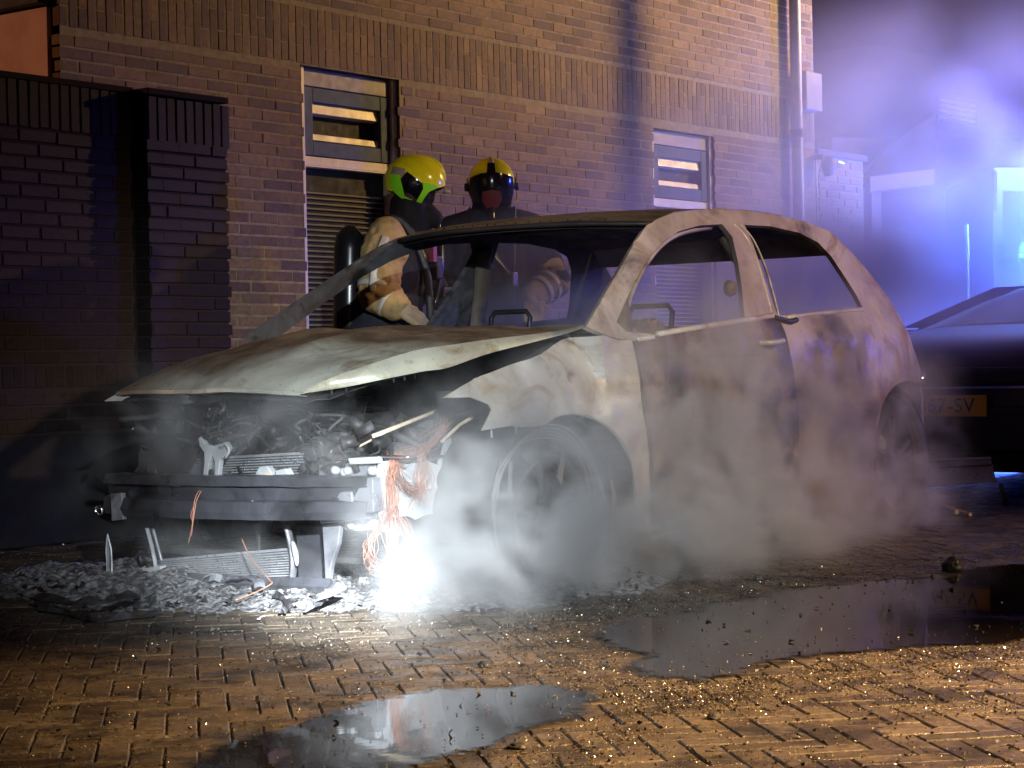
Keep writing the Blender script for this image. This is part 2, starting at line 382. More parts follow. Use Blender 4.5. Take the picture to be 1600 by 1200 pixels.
# puddles: flat sheets of dirty water over the pavers
wm = mat('puddle_water', (.008, .006, .005), .03, 0, .5); t = NT(wm); wm.node_tree.nodes['Principled BSDF'].inputs['IOR'].default_value = 1.33
t.bump(t.noise(7, 3), .05, .004)
_at = t.new('ShaderNodeAttribute', _attribute_name='depth'); _n = t.math('ADD', t.math('MULTIPLY', t.noise(26, 7, .75), .16), t.math('MULTIPLY', t.noise(5, 3), .10))
_k = t.math('MULTIPLY', t.math('SUBTRACT', _at.outputs['Fac'], t.math('SUBTRACT', _n, .055)), 22); t.b.inputs['Alpha'].default_value = 1
_cl = t.new('ShaderNodeClamp'); t.lk(_k, _cl.inputs[0]); t.lk(_cl.outputs[0], t.b.inputs['Alpha'])   # thin film breaks up along the shore
def puddle(px_pts, seed):
    P = [oz(x, y, 0) for x, y in px_pts]; out = []; c0 = sum(P, Vector())/len(P)
    for i in range(len(P)):
        a, b = P[i], P[(i+1) % len(P)]; n = max(2, int((b-a).length/.02))
        for k in range(n):
            p = a.lerp(b, k/n)
            q = Vector((p.x*4, p.y*4, seed)); q2 = Vector((p.x*19, p.y*19, seed+4))
            p = p+Vector((mn.noise(q), mn.noise(q+Vector((9, 9, 9))), 0))*.10+(p-c0).normalized()*.11+Vector((mn.noise(q2), mn.noise(q2+Vector((9, 9, 9))), 0))*.035
            out.append((p.x, p.y))
    v, f = cdt(out, (), .03); o = struct(MB().add([(a, b, .0050) for a, b in v], f).build('puddle', wm, fix=False))
    A = np.array(out); at = o.data.attributes.new('depth', 'FLOAT', 'POINT')
    at.data.foreach_set('value', [float(min(.2, math.sqrt(((A[:, 0]-a)**2+(A[:, 1]-b)**2).min()))) for a, b in v]); return o
puddle(pud1, 3); puddle(pud2, 8)
def in_poly(x, y, L):
    c = False
    for i in range(len(L)):
        a, b = L[i], L[i-1]
        if (a[1] > y) != (b[1] > y) and x < (b[0]-a[0])*(y-a[1])/(b[1]-a[1])+a[0]: c = not c
    return c

# grit of broken glass and burnt crumbs scattered over the paving
def crumb(r, sq=1):
    """an irregular tetra/octa chip"""
    V = [Vector((rnd.gauss(0, 1), rnd.gauss(0, 1), rnd.gauss(0, 1))).normalized()*r*rnd.uniform(.6, 1.2) for _ in range(5)]
    for v in V: v.z *= sq
    return V, [(0, 1, 2), (0, 2, 3), (0, 3, 1), (1, 3, 2), (0, 4, 1), (1, 4, 2), (2, 4, 3)]
gmat = mat('broken_glass_grit', (.30, .27, .20), .10, 0, .9); t = NT(gmat)
t.col(t.ramp(t.new('ShaderNodeNewGeometry').outputs['Random Per Island'], [(0, (.05, .04, .03)), (.4, (.18, .14, .09)), (.9, (.8, .72, .55))]))
t.lk(t.ramp(t.new('ShaderNodeNewGeometry').outputs['Random Per Island'], [(.55, (0,)*3), (.6, (.9,)*3)]), t.b.inputs['Metallic']); t.b.inputs['Roughness'].default_value = .28
cmat = mat('burnt_crumbs', (.02, .015, .012), .6); t = NT(cmat)
t.col(t.ramp(t.new('ShaderNodeNewGeometry').outputs['Random Per Island'], [(0, (.008, .006, .005)), (.6, (.03, .022, .016)), (1, (.09, .06, .04))]))
gg, cc = MB(), MB(); tries = 0
def dens(x, y):
    d = .16+.55*max(0, mn.noise(Vector((x/120, y/45, 2))))
    d += 1.0*math.exp(-((y-(1055+(x-1100)*-.08))/34)**2)*(x > 850)      # rim below the long puddle
    d += .9*math.exp(-((y-(930+(1200-x)*.12))/38)**2)*(x > 780)        # strip above it
    d += .7*math.exp(-((x-960)/140)**2-((y-1075)/45)**2)
    if y > 1120 and x > 1000: d *= .35
    if x < 420: d *= .5
    return d
while len(gg.v) < 5*19000 and tries < 200000:
    tries += 1
    x, y = rnd.uniform(-30, 1640), 850+rnd.random()**.9*400
    p = oz(x, y)
    inp = in_poly(x, y, pud1) or in_poly(x, y, pud2)
    if rnd.random() > dens(x, y)*(.05 if inp else 1): continue
    if p.x > 5.0: continue
    r = rnd.uniform(.0012, .0034)*(1.5 if rnd.random() < .06 else 1)
    V, F = crumb(r, .7); tgt = gg if rnd.random() < .62 else cc
    if tgt is cc: V = [v*1.6 for v in V]
    z = undul(p.x, p.y)+r*.5+(.008 if inp else 0)
    tgt.add([v+Vector((p.x, p.y, z)) for v in V], F)
gg.build('glass_grit', gmat, kind='stuff'); cc.build('charred_crumbs', cmat, kind='stuff')

# ------------------------------------------------------------------ brick building
def brick_shape(L=.210, H=.050, D=.05, c=.0018):
    V = []
    for (dx, dz, y) in ((c, c, 0), (0, 0, c), (0, 0, D)):
        V += [(-L/2+dx, y, -H/2+dz), (L/2-dx, y, -H/2+dz), (L/2-dx, y, H/2-dz), (-L/2+dx, y, H/2-dz)]
    F = [(0, 1, 2, 3)]
    for k in range(2):
        for i in range(4): F.append((k*4+i, k*4+(i+1) % 4, (k+1)*4+(i+1) % 4, (k+1)*4+i))
    return V, F
BV, BF = brick_shape(); SV, SF = brick_shape(.050, .210); HV, HF = brick_shape(.100, .050); SHV, SHF = brick_shape(.050, .097)
shapes = {'s': (BV, BF), 'v': (SV, SF), 'h': (HV, HF), 'vh': (SHV, SHF)}
def lay(wall, bricks, material, limit, front, xdir=(1, 0, 0)):
    """bricks: (x, z, kind) on the plane Y=front facing -Y; the largest seen become parts, the rest one stuff part"""
    meshes = {}
    for k, (V, F) in shapes.items():
        me = MB().add(V, F).mesh('brick'); me.materials.append(material); meshes[k] = me
    ranked = []
    for x, z, k in bricks:
        p = proj((x, front, z)); vis = -20 < p[0] < 1620 and -20 < p[1] < 700
        hid = (p[1] > 540 and p[0] > 440) or (p[1] > 600 and p[0] > 240)
        ranked.append((p[2]*(1.0 if k in 'sv' else 1.3)+(0 if vis else 50)+(20 if hid else 0), x, z, k))
    ranked.sort(); rest = MB(); n = 0
    for rk, x, z, k in ranked:
        jy = rnd.gauss(0, .0006); rz = rnd.gauss(0, .0025); rx = rnd.gauss(0, .004)
        if n < limit and rk < 20:
            o = bpy.data.objects.new('brick', meshes[k]); COL.objects.link(o); o.parent = wall; o.matrix_parent_inverse = world_of(wall).inverted()
            o.location = (x+rnd.gauss(0, .001), front+jy, z+rnd.gauss(0, .0008)); o.rotation_euler = (rx, rnd.gauss(0, .003), rz)
            o.scale = (rnd.uniform(.985, 1.005), 1, rnd.uniform(.96, 1.03)); n += 1
        else:
            V, F = shapes[k]; c, s_ = math.cos(rz), math.sin(rz)
            rest.add([(x+v[0]*c, front+jy+v[1]+v[0]*s_, z+v[2]) for v in V], F)
    if rest.v: rest.build('brickwork', material, wall, kind='stuff', fix=False)
def courses(x0, x1, z0, z1, openings=(), bond=.105):
    out = []; r = int(round(z0/.0625))
    while r*.0625+.03 < z1:
        z = r*.0625+.03; off = (0, .5)[r % 2]*.220+(.03 if r % 3 == 0 else 0)
        segs = [(x0, x1)]
        for (a, b, c, d) in openings:
            if c-.03 < z < d+.02:
                segs = [q for s_ in segs for q in ((s_[0], min(s_[1], a)), (max(s_[0], b), s_[1])) if q[1]-q[0] > .02]
        for (a, b) in segs:
            i = math.floor((a-off)/.220)
            while i*.220+off < b:
                l, rr = max(a, i*.220+off+.005), min(b, (i+1)*.220+off-.005)
                if rr-l > .16: out.append(((l+rr)/2, z, 's'))
                elif rr-l > .04: out.append(((l+rr)/2, z, 'h'))
                i += 1
        r += 1
    return out
WY = 2.80
house = thing('brick_house', 'orange brown brick house wall with an upright soldier course and two timber windows', 'house', (5.7, 3.2, 0))
win1 = (3.62, 4.47, .20, 2.465); win2 = (7.22, 8.06, .9, 2.41)
wallx0, wallx1 = 1.89, 9.60
bricks = [b for b in courses(wallx0, wallx1, .0, 2.46, (win1, win2))]
bricks = [b for b in bricks if not (b[0] > 0 and False)]
i = 0; x = wallx0+.028
while x < wallx1:
    if i % 2: bricks += [(x, 2.475+.105, 'v'), (x, 2.475+.2655, 'vh')]
    else: bricks += [(x, 2.475+.0485, 'vh'), (x, 2.475+.209, 'v')]
    x += .0605; i += 1
bricks += courses(wallx0, wallx1, 2.8125, 3.9)
lay(house, bricks, M['brick'], 300, WY)
def wall_back(parent, y, x0, x1, z0, z1, ops, material, name='mortar_bed', depth=.25):
    v, f = cdt([(x0, z0), (x1, z0), (x1, z1), (x0, z1)], [[(a, c), (b, c), (b, d), (a, d)] for a, b, c, d in ops], .6)
    o = MB().add([(a, y, b) for a, b in v], f).build(name, material, parent, fix=False)
    return o
wall_back(house, WY+.0022, wallx0+.003, wallx1-.003, -.01, 3.9, (win1, win2), M['mortar'])
# end wall and body behind the face
MB().box(((wallx0+wallx1)/2, WY+.55, 1.95), (wallx1-wallx0-.02, .9, 3.9)).build('house_body', M['dark'], house)
for xe in (wallx1,):
    g = MB(); s_ = 1
    for r in range(62):
        for c in range(5):
            yy = WY+.11+c*.22+(.11 if r % 2 else 0)
            g.box((xe-s_*.02, yy, r*.0625+.03), (.045, .210, .050))
    g.build('end_brickwork', M['brick'], house, kind='stuff')
MB().box((wallx0-.004, WY+2.07, 1.285), (.03, 4.0, 2.57)).build('rendered_end_wall', M['render'], house, bevel=.003)
MB().box((wallx0-.03, WY+2.08, 3.22), (.10, 4.04, 1.28)).build('end_boarding', M['roof'], house, bevel=.005)
def window(wn, has_blind, vent_top, zt):
    x0, x1, z0, z1 = wn; y = WY+.085; w_ = thing_part('window', house, (x0, y, z0))
    # reveals
    rv = MB()
    for xx, sgn in ((x0, 1), (x1, -1)): rv.add([(xx, WY-.0, z0), (xx, WY-.0, z1), (xx, y+.03, z1), (xx, y+.03, z0)], [(0, 1, 2, 3)])
    rv.add([(x0, WY, z1), (x1, WY, z1), (x1, y+.03, z1), (x0, y+.03, z1)], [(0, 1, 2, 3)])
    rv.build('reveal', M['brick'], w_, fix=False)
    t_ = .045
    fr = MB(); fr.box((x0+t_/2, y-.015, (z0+z1)/2), (t_, .10, z1-z0)); fr.box((x1-t_/2, y-.015, (z0+z1)/2), (t_, .10, z1-z0))
    fr.build('frame', M['cream'], w_, bevel=.004)
    MB().box(((x0+x1)/2, y-.004, z1-.055), (x1-x0-.004, .085, .10)).build('head_board', M['board'], w_, bevel=.004)
    zs0 = zt; zs1 = z1-.11
    tr = MB(); tr.box(((x0+x1)/2, y-.006, zs0-.03), (x1-x0-2*t_, .08, .05)); tr.box(((x0+x1)/2, y-.02, zs0-.055), (x1-x0-2*t_, .05, .018)); tr.build('transom', M['cream'], w_, bevel=.003)
    sw = .082; a, b = x0+t_+.004, x1-t_-.004
    s = MB()
    s.box((a+sw/2, y-.02, (zs0+zs1)/2), (sw, .055, zs1-zs0)); s.box((b-sw/2, y-.02, (zs0+zs1)/2), (sw, .055, zs1-zs0))
    s.box(((a+b)/2, y-.018, zs1-sw/2), (b-a-2*sw-.002, .055, sw)); s.box(((a+b)/2, y-.018, zs0+sw/2), (b-a-2*sw-.002, .055, sw))
    s.build('sash', M['sash'], w_, bevel=.004)
    mt = Matrix.Rotation(math.radians(-10), 3, 'X')
    MB().box(((a+b)/2, y-.004, zs1-sw-.035), (b-a-2*sw-.01, .05, .065), mt).build('vent_strip', M['cream'], w_, bevel=.003)
    MB().box(((a+b)/2, y-.006, zs0+sw+.022), (b-a-2*sw-.01, .045, .038), mt).build('glazing_bead', M['cream'], w_, bevel=.003)
    MB().box(((a+b)/2, y+.022, (zs0+zs1)/2), (b-a-2*sw+.01, .006, zs1-zs0-2*sw)).build('pane', M['glass'], w_)
    # lower light
    MB().box(((x0+x1)/2, y+.034, (z0+zs0)/2-.03), (x1-x0-2*t_, .006, zs0-z0-.1)).build('pane', M['glass_clear'], w_)
    if has_blind:
        z = z0+.1
        sl = MB().box((0, 0, 0), (x1-x0-2*t_-.02, .026, .0022), Matrix.Rotation(math.radians(38), 3, 'X')).mesh('slat'); sl.materials.append(M['slat'])
        k = 0
        while z < z0+(1.80-z0):
            o = bpy.data.objects.new('slat', sl); COL.objects.link(o); o.parent = w_; o.matrix_parent_inverse = world_of(w_).inverted(); o.location = ((x0+x1)/2, y+.014, z); z += .030; k += 1
    return w_
def thing_part(name, parent, loc):
    o = bpy.data.objects.new(name, None); COL.objects.link(o); o.parent = parent; o.matrix_parent_inverse = world_of(parent).inverted(); o.location = loc; return o
M['glass_clear'] = mat('blind_glass', (.02, .02, .022), .08, spec=.6)
window(win1, True, True, 1.97); window(win2, True, True, 1.93)

# downpipe with its brackets
PX = 9.19
dp = thing('downpipe', 'tall pale grey downpipe near the right corner of the brick house', 'downpipe', (PX, WY-.06, 0))
MB().lathe((PX, WY-.065, 0), (0, 0, 1), [(.044, 0), (.044, 3.9)], 20).build('pipe', M['pipe'], dp, smooth=True)
MB().lathe((PX, WY-.065, 2.52), (0, 0, 1), [(.044, -.03), (.053, -.028), (.053, .028), (.044, .03)], 20).build('bracket', M['iron'], dp)
MB().box((PX+.10, WY-.03, 2.50), (.10, .05, .09)).build('bracket_plate', M['iron'], dp, bevel=.004)
bx = oy(1262, 142, WY-.05)
tag(MB().box((bx.x, WY-.055, bx.z-.01), (.26, .11, .30)).build('meter_box', M['greybox'], bevel=.008), 'small grey box fixed high on the house corner beside the downpipe', 'utility box')
bl = thing('wall_light', 'dark wall light under the grey box at the house corner', 'wall light', (9.64, WY-.08, 2.25))
MB().lathe((9.62, WY-.10, 2.30), (0, 0, 1), [(.015, .07), (.05, .05), (.06, 0), (.035, -.08), (.012, -.09)], 16).build('shade', M['iron'], bl, smooth=True)
MB().box((9.56, WY-.05, 2.36), (.04, .09, .04)).build('arm', M['iron'], bl)
MB().tube([(9.66, WY-.17, 2.33), (9.72, WY-.18, 2.315)], .012, 8).build('bright_rim', M['chrome'], bl)
# lower yard wall running on from the corner
yw = thing('yard_wall', 'brick yard wall running on from the house corner into the smoke', 'wall', (10.1, 3.0, 0))
sv = rnd.getstate(); yb = courses(9.70, 10.45, 0, 2.36); lay(yw, yb, M['brick'], 90, WY+.02)
wall_back(yw, WY+.028, 9.66, 10.47, -.01, 2.40, (), M['mortar'])
MB().box((10.08, WY+.13, 2.42), (.86, .26, .05)).build('coping', M['roof'], yw, bevel=.006)

# sign post out in the street by the lamp
so = LAMP + (Vector((6.95, WY, 2.0))-LAMP)*.52
sp = thing('sign_post', 'thin grey steel post standing in the street beyond the parked car', 'post', (so.x, so.y, 0))
MB().lathe((so.x, so.y, 0), (0, 0, 1), [(.045, 0), (.045, 6.6), (.001, 6.62)], 14).build('post', M['pipe'], sp, smooth=True)
MB().lathe((so.x, so.y, 0), (0, 0, 1), [(.09, 0), (.09, .03), (.05, .05)], 14).build('foot', M['iron'], sp)

# ------------------------------------------------------------------ garden wall with pier at the left
GY = 2.30
gw = thing('garden_wall', 'dark purple brown brick garden wall with a pier at the left', 'garden wall', (1.0, 2.4, 0))
gb = courses(-.9, 1.86, .50, 1.88)
gb = [b for b in gb if not (.69 < b[1] < .83)]
x = -.88
while x < 1.86:
    gb.append((x, .755, 'vh')); x += .0605
x = -.88
while x < 1.86:
    gb.append((x, 1.985, 'v')); x += .0605
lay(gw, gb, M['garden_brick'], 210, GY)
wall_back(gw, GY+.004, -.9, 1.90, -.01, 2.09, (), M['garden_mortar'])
PYY = GY-.10
pier_x0, pier_x1 = 1.90, 2.42
pb = courses(pier_x0, pier_x1, .50, 1.90)
x = pier_x0+.03
while x < pier_x1: pb.append((x, 1.985-.02, 'v')); x += .0605
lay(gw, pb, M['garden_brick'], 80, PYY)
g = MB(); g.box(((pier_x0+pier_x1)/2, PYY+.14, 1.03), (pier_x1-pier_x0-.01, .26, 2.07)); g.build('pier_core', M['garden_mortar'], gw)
g = MB()
for r in range(8, 33):
    for xx, s_ in ((pier_x0, -1), (pier_x1, 1)):
        g.box((xx-s_*.02, PYY+.055+(.0 if r % 2 else .02), r*.0625+.03), (.045, .10 if r % 2 else .14, .050))
g.build('pier_side_brickwork', M['garden_brick'], gw, kind='stuff')
MB().box((2.16, PYY+.14, 2.095), (.535, .30, .03)).build('coping', M['garden_mortar'], gw, bevel=.005)
MB().box((.5, GY+.12, 2.105), (2.8, .25, .03)).build('coping', M['garden_mortar'], gw, bevel=.005)
MB().box((.75, GY-.03, .245), (3.3, .08, .49)).build('wall_foot', M['wall_foot'], gw, bevel=.01)  # near-black box along the bottom of the wall
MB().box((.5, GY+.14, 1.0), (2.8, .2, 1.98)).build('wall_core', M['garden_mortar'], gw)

# ------------------------------------------------------------------ house and vehicle far right, seen through smoke
fh = thing('far_house', 'pale house with a porch and white lintel washed out by blue smoke at right', 'house', (22, 6, 0))
DF = 21.0
def F(x, y, D=DF): return od(x, y, D)
def fbox(name, x0, y0, x1, y1, D, dep, material, parent, tilt=0):
    """a box whose front spans that pixel rectangle at depth D"""
    a, b, c, d = F(x0, y0, D), F(x1, y0-tilt, D), F(x1, y1-tilt, D), F(x0, y1, D); k = _f*dep
    return MB().add([a, b, c, d, a+k, b+k, c+k, d+k], [(0, 1, 2, 3), (5, 4, 7, 6), (1, 5, 6, 2), (4, 0, 3, 7), (4, 5, 1, 0), (3, 2, 6, 7)]).build(name, material, parent)
fbox('wall', 1300, 215, 1760, 640, 22.5, 3, M['farwall'], fh)
rf = MB(); a, b, c, d = F(1335, 290, 21.6), F(1402, 218, 21.6), F(1462, 178, 21.6), F(1462, 262, 21.6); k = _f*.8
rf.add([a, b, c, d, a+k, b+k, c+k, d+k], [(0, 1, 2, 3), (7, 6, 5, 4), (0, 4, 5, 1), (1, 5, 6, 2), (2, 6, 7, 3), (3, 7, 4, 0)]); rf.build('porch_roof', M['roof'], fh)
fbox('lintel', 1360, 276, 1460, 300, 21.4, .25, M['whitepaint'], fh, 12)
fbox('door_post', 1362, 300, 1377, 560, 21.45, .2, M['whitepaint'], fh)
fbox('door', 1379, 296, 1455, 560, 21.8, .1, M['roof'], fh)
for i in range(4):
    fbox('shutter_slat', 1470, 153+i*8.5, 1525, 158+i*8.5, 22.2, .05, M['whitepaint'], fh, -10)
fbox('upper_window', 1468, 148, 1527, 188, 22.35, .05, M['board'], fh, -10)
# ------------------------------------------------------------------ the burnt hatchback
def ys(x, z):
    w_ = .872-.03*((z-.5)/.4)**2 if z < .85 else .849-.45*(z-.85)
    w_ = min(w_, .872)
    if x < 1: w_ -= .16*(1-x)**2
    if x > 3.2: w_ -= .16*((x-3.2)/.85)**2
    return w_
def side(x, y):
    Y = -.85
    for _ in range(40):
        p = oy(x, y, Y); Y = .5*Y-.5*ys(p.x, p.z)
    return p
def XZ(pts): return [(side(*q).x, side(*q).z) for q in pts]
def lift(v, sgn, off=0.0): return [(x, sgn*(ys(x, z)+off), z) for x, z in v]
car = thing('burnt_car', 'burnt-out three-door hatchback with bare ash-grey body, no glass and a gutted front', 'car', (2.1, 0, 0))
roof_out = [(912, 512), (936, 472), (962, 428), (985, 388), (1003, 360), (1022, 345), (1050, 334), (1100, 328), (1160, 330), (1210, 337), (1252, 347), (1292, 362), (1322, 390), (1352, 424), (1380, 460), (1405, 500), (1422, 540), (1434, 575), (1441, 602)]
arch_r = [(1432, 597), (1416, 594), (1400, 598), (1385, 612), (1374, 634), (1367, 665), (1362, 700), (1359, 740), (1358, 775)]
outer = roof_out+arch_r+[(1355, 796), (1300, 800), (1240, 808), (1170, 824), (1100, 840), (1014, 858), (1012, 835), (1014, 826), (1013, 800), (1013, 740), (1007, 660), (997, 600), (984, 533), (965, 532), (940, 524)]
hole_d = [(975, 520), (960, 505), (972, 478), (990, 440), (1010, 405), (1032, 380), (1058, 363), (1090, 354), (1125, 352), (1141, 372), (1150, 410), (1157, 455), (1161, 502), (1080, 514), (1022, 524)]
hole_r = [(1160, 353), (1200, 355), (1245, 365), (1275, 380), (1296, 402), (1318, 435), (1335, 462), (1345, 481), (1290, 488), (1212, 495), (1200, 462), (1188, 425), (1174, 385)]
outer2, hd2, hr2 = XZ(outer), XZ(hole_d), XZ(hole_r)
v2, f2 = cdt(outer2, (hd2, hr2), .035)
def dent(p, a=.006, s=5, seed=0):
    n = mn.noise(Vector((p[0]*s, p[2]*s, seed)))+.2*mn.noise(Vector((p[0]*s*3, p[2]*s*3, seed+5)))
    return (p[0], p[1]+n*a, p[2])
for sgn in (-1, 1):
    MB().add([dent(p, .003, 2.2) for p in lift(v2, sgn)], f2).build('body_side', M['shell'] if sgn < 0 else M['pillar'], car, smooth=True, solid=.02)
# crease and gutter lines on the visible side
def side_tube(pts, r, name, material, off=.004, sgn=-1, parent=car, n=6):
    P = smooth_line([Vector((a[0], sgn*(ys(*a)+off), a[1])) for a in XZ(pts)], 4)
    return MB().tube(P, r, n).build(name, material, parent, smooth=True)
# inner edges of the window openings
side_tube([(992, 520), (985, 500), (998, 455), (1022, 408), (1048, 378), (1078, 362), (1120, 354)], .012, 'window_channel', M['shell'], -.03)
side_tube([(1142, 350), (1163, 372), (1180, 410), (1192, 450), (1203, 492)], .009, 'pillar_edge', M['fender'], .006)
side_tube([(1152, 350), (1172, 372), (1190, 410), (1204, 455), (1214, 495)], .006, 'pillar_edge', M['fender'], .008)
# roof with its header bowed forward, and a sagging back edge
ridge = XZ(roof_out[5:12]); ridge = sorted(ridge)
def ridge_z(x):
    for a, b in zip(ridge, ridge[1:]):
        if a[0] <= x <= b[0]: return a[1]+(b[1]-a[1])*(x-a[0])/(b[0]-a[0])
    return ridge[-1][1] if x > ridge[-1][0] else ridge[0][1]
xs0, xs1 = ridge[0][0], ridge[-1][0]
P = []
for i in range(25):
    row = []
    for j in range(25):
        s_ = -1+2*j/24; bow = .16*(1-s_*s_)*(1-i/24)
        x = xs0-bow+(xs1-xs0+bow)*i/24; xe = xs0+(xs1-xs0)*i/24; zz = ridge_z(xe); yy = ys(xe, zz)*s_
        row.append((x, yy, zz+.012*(1-s_*s_)-.006*(i == 0)+.004*mn.noise(Vector((x*4, yy*4, 1)))))
    P.append(row)
rf = MB().grid(P).build('roof', M['ceiling'], car, smooth=True, solid=.012)
MB().grid([[(q[0], q[1]*.97, q[2]-.022) for q in row] for row in P]).build('roof_lining', M['ceiling'], car, smooth=True)
MB().tube([Vector(q)+Vector((-.004, 0, -.004)) for q in P[0]], [.010+.004*abs(mn.noise(Vector((0, i*.9, 0)))) for i in range(25)], 6).build('roof_header', M['iron'], car, smooth=True)
for i, k in ((3, 'roof_bow'), (12, 'roof_bow')): MB().tube([Vector(q)+Vector((0, 0, -.035)) for q in P[i]], .022, 6, flat=.5, up=(1, 0, 0)).build(k, M['ceiling'], car)
bd = MB()
for k in range(16):
    q = Vector(P[0][3+k]); bd.lathe(q+Vector((-.006, rnd.uniform(-.02, .02), .012)), (0, 0, 1), [(.0, -.004), (.004, 0), (.0, .004)], 6)
bd.build('melted_bead', M['chrome'], car, kind='stuff')
# tail: hatch frame, rear panel
def crossrow(x, z, n=13, crown=.05, off=0): return [Vector((x+crown*(1-(-1+2*j/(n-1))**2), (ys(x, z)+off)*(-1+2*j/(n-1)), z)) for j in range(n)]
hz = [(xs1, ridge_z(xs1)), (xs1+.12, ridge_z(xs1)-.09)]
MB().grid([crossrow(*hz[0]), crossrow(*hz[1])]).build('hatch_header', M['shell'], car, True, .02)
tail = [(3.72, .86), (3.86, .80), (3.98, .70), (4.06, .58), (4.08, .45), (4.04, .30), (3.96, .20)]
MB().grid([crossrow(x, z) for x, z in tail]).build('tailgate', M['door'], car, True, .02)
t2 = [(3.65, .82), (3.75, .72), (4.02, .66), (4.1, .6)]
# door
door_front = [(984, 533), (997, 600), (1007, 660), (1013, 740), (1014, 826)]
door_px = [(984, 533), (1000, 529), (1021, 525), (1080, 515), (1140, 505), (1203, 496), (1214, 505), (1226, 540), (1236, 590), (1242, 650), (1243, 720), (1238, 784), (1170, 800), (1100, 815), (1014, 835), (1014, 800), (1013, 740), (1007, 660), (997, 600)]
dv, df = cdt(XZ(door_px), (), .035)
door = MB().add([dent(p, .005, 2.6, 2) for p in lift([(a*.998+.006, b) for a, b in dv], -1, .012)], df).build('door', M['door'], car, smooth=True, solid=.014)
side_tube([(1022, 523), (1080, 513), (1140, 504), (1203, 494)], .013, 'sill_lip', M['fender'], .012, parent=door)
side_tube([(990, 531), (1004, 529), (1016, 527)], .011, 'sill_lip', M['fender'], .012, parent=door)
side_tube([(1204, 497), (1216, 500), (1228, 503), (1238, 500)], .012, 'melted_trim', M['iron'], .02, parent=car)
side_tube([(1226, 497), (1260, 492), (1300, 488), (1346, 484)], .012, 'sill_lip', M['fender'], .006)
hx = XZ([(1180, 536), (1214, 533)])
P_ = smooth_line([Vector((hx[0][0], -ys(*hx[0])-.012, hx[0][1])), Vector((hx[0][0]+.05, -ys(*hx[0])-.05, hx[0][1])), Vector((hx[1][0]-.04, -ys(*hx[1])-.05, hx[1][1])), Vector((hx[1][0], -ys(*hx[1])-.012, hx[1][1]))], 5)
MB().tube(P_, .011, 8).build('handle', M['steel_lt'], door, smooth=True)
side_tube([(1030, 560), (1090, 553), (1150, 547), (1205, 543)], .007, 'crease', M['door'], .012, parent=door)
side_tube([(1014, 842), (1060, 831), (1120, 819), (1200, 805), (1240, 797)], .022, 'sill', M['fender'], -.004)
# far door with an open inner frame, and inner B pillars
MB().add([dent(p, .010, 4, 2) for p in lift(dv, 1, .012)], df).build('far_door', M['door'], car, smooth=True, solid=.014)
for s_ in (-1, 1):
    P_ = [Vector((2.42, s_*.62, 1.28)), Vector((2.50, s_*.70, 1.1)), Vector((2.55, s_*.77, .9)), Vector((2.56, s_*.79, .6)), Vector((2.56, s_*.79, .2))]
    MB().tube(smooth_line(P_, 3), .055, 6, flat=.45, up=(1, 0, 0)).build('inner_pillar', M['ceiling'], car, smooth=True)
# front fender, torn at the front
fpx = [(690, 622), (722, 605), (760, 588), (815, 570), (870, 554), (912, 532), (940, 524), (965, 532), (984, 532), (995, 600), (1005, 660), (1011, 740), (1012, 826), (988, 839), (989, 800), (990, 764), (985, 722), (969, 690), (954, 672), (937, 659), (914, 649), (892, 645), (867, 650), (846, 664), (801, 665), (752, 673), (761, 655), (769, 640), (765, 632), (735, 621)]
fv, ff = cdt(XZ(fpx), (), .022)
fl = []
for x, z in fv:
    y = ys(x, z)+.006
    top = max(0, z-.60); y -= top*top*1.9*(x < 1.15)+ .02*max(0, .6-x)   # rolls in to the top edge
    y += .010*mn.noise(Vector((x*6, z*6, 4)))+.006*mn.noise(Vector((x*15, z*15, 4)))
    if x < .5: y += .05*(.5-x)                                     # peeled outwards
    fl.append((x, -y, z))
fen = MB().add(fl, ff).build('front_fender', M['fender'], car, smooth=True, solid=.006)
ffl = [(a, -b, c) for a, b, c in fl]; MB().add(ffl, ff).build('front_fender', M['fender'], car, smooth=True, solid=.006)
# rolled arch lip and little hanging clips
side_tube([(801, 665), (846, 664), (867, 650), (892, 646), (914, 650), (937, 660), (954, 673), (969, 691), (985, 723), (990, 765), (989, 800), (988, 838)], .006, 'arch_lip', M['steel_lt'], .004, parent=fen)
for q in ((768, 672), (806, 666), (845, 664)):
    p = side(*q); MB().tube([p, p+Vector((0, 0, -.025))], .0045, 6).build('clip', M['steel_lt'], fen)
side_tube([(1430, 597), (1416, 594), (1400, 598), (1385, 612), (1374, 634), (1367, 665), (1362, 700), (1359, 740), (1358, 790)], .009, 'arch_lip', M['shell'], .004)
pl_ = side(1437, 592); tag_ = MB().lathe(pl_+Vector((.0, -.0, .0)), (0, -1, 0), [(0, .03), (.03, .02), (.035, -.02)], 12).build('tail_lamp_stub', M['chrome'], car, smooth=True)
# scuttle panel under the windscreen opening
sg = []
for i, (dx, dz) in enumerate(((0, .0), (.10, -.015), (.20, .005), (.26, -.10))):
    sg.append([Vector((1.20+dx-.10*(1-s*s), .70*s, .865+dz+.02*(1-s*s)+.008*mn.noise(Vector((s*5, i, 2))))) for s in [k/10 for k in range(-10, 11)]])
MB().grid(sg).build('scuttle', M['iron'], car, True, .01)
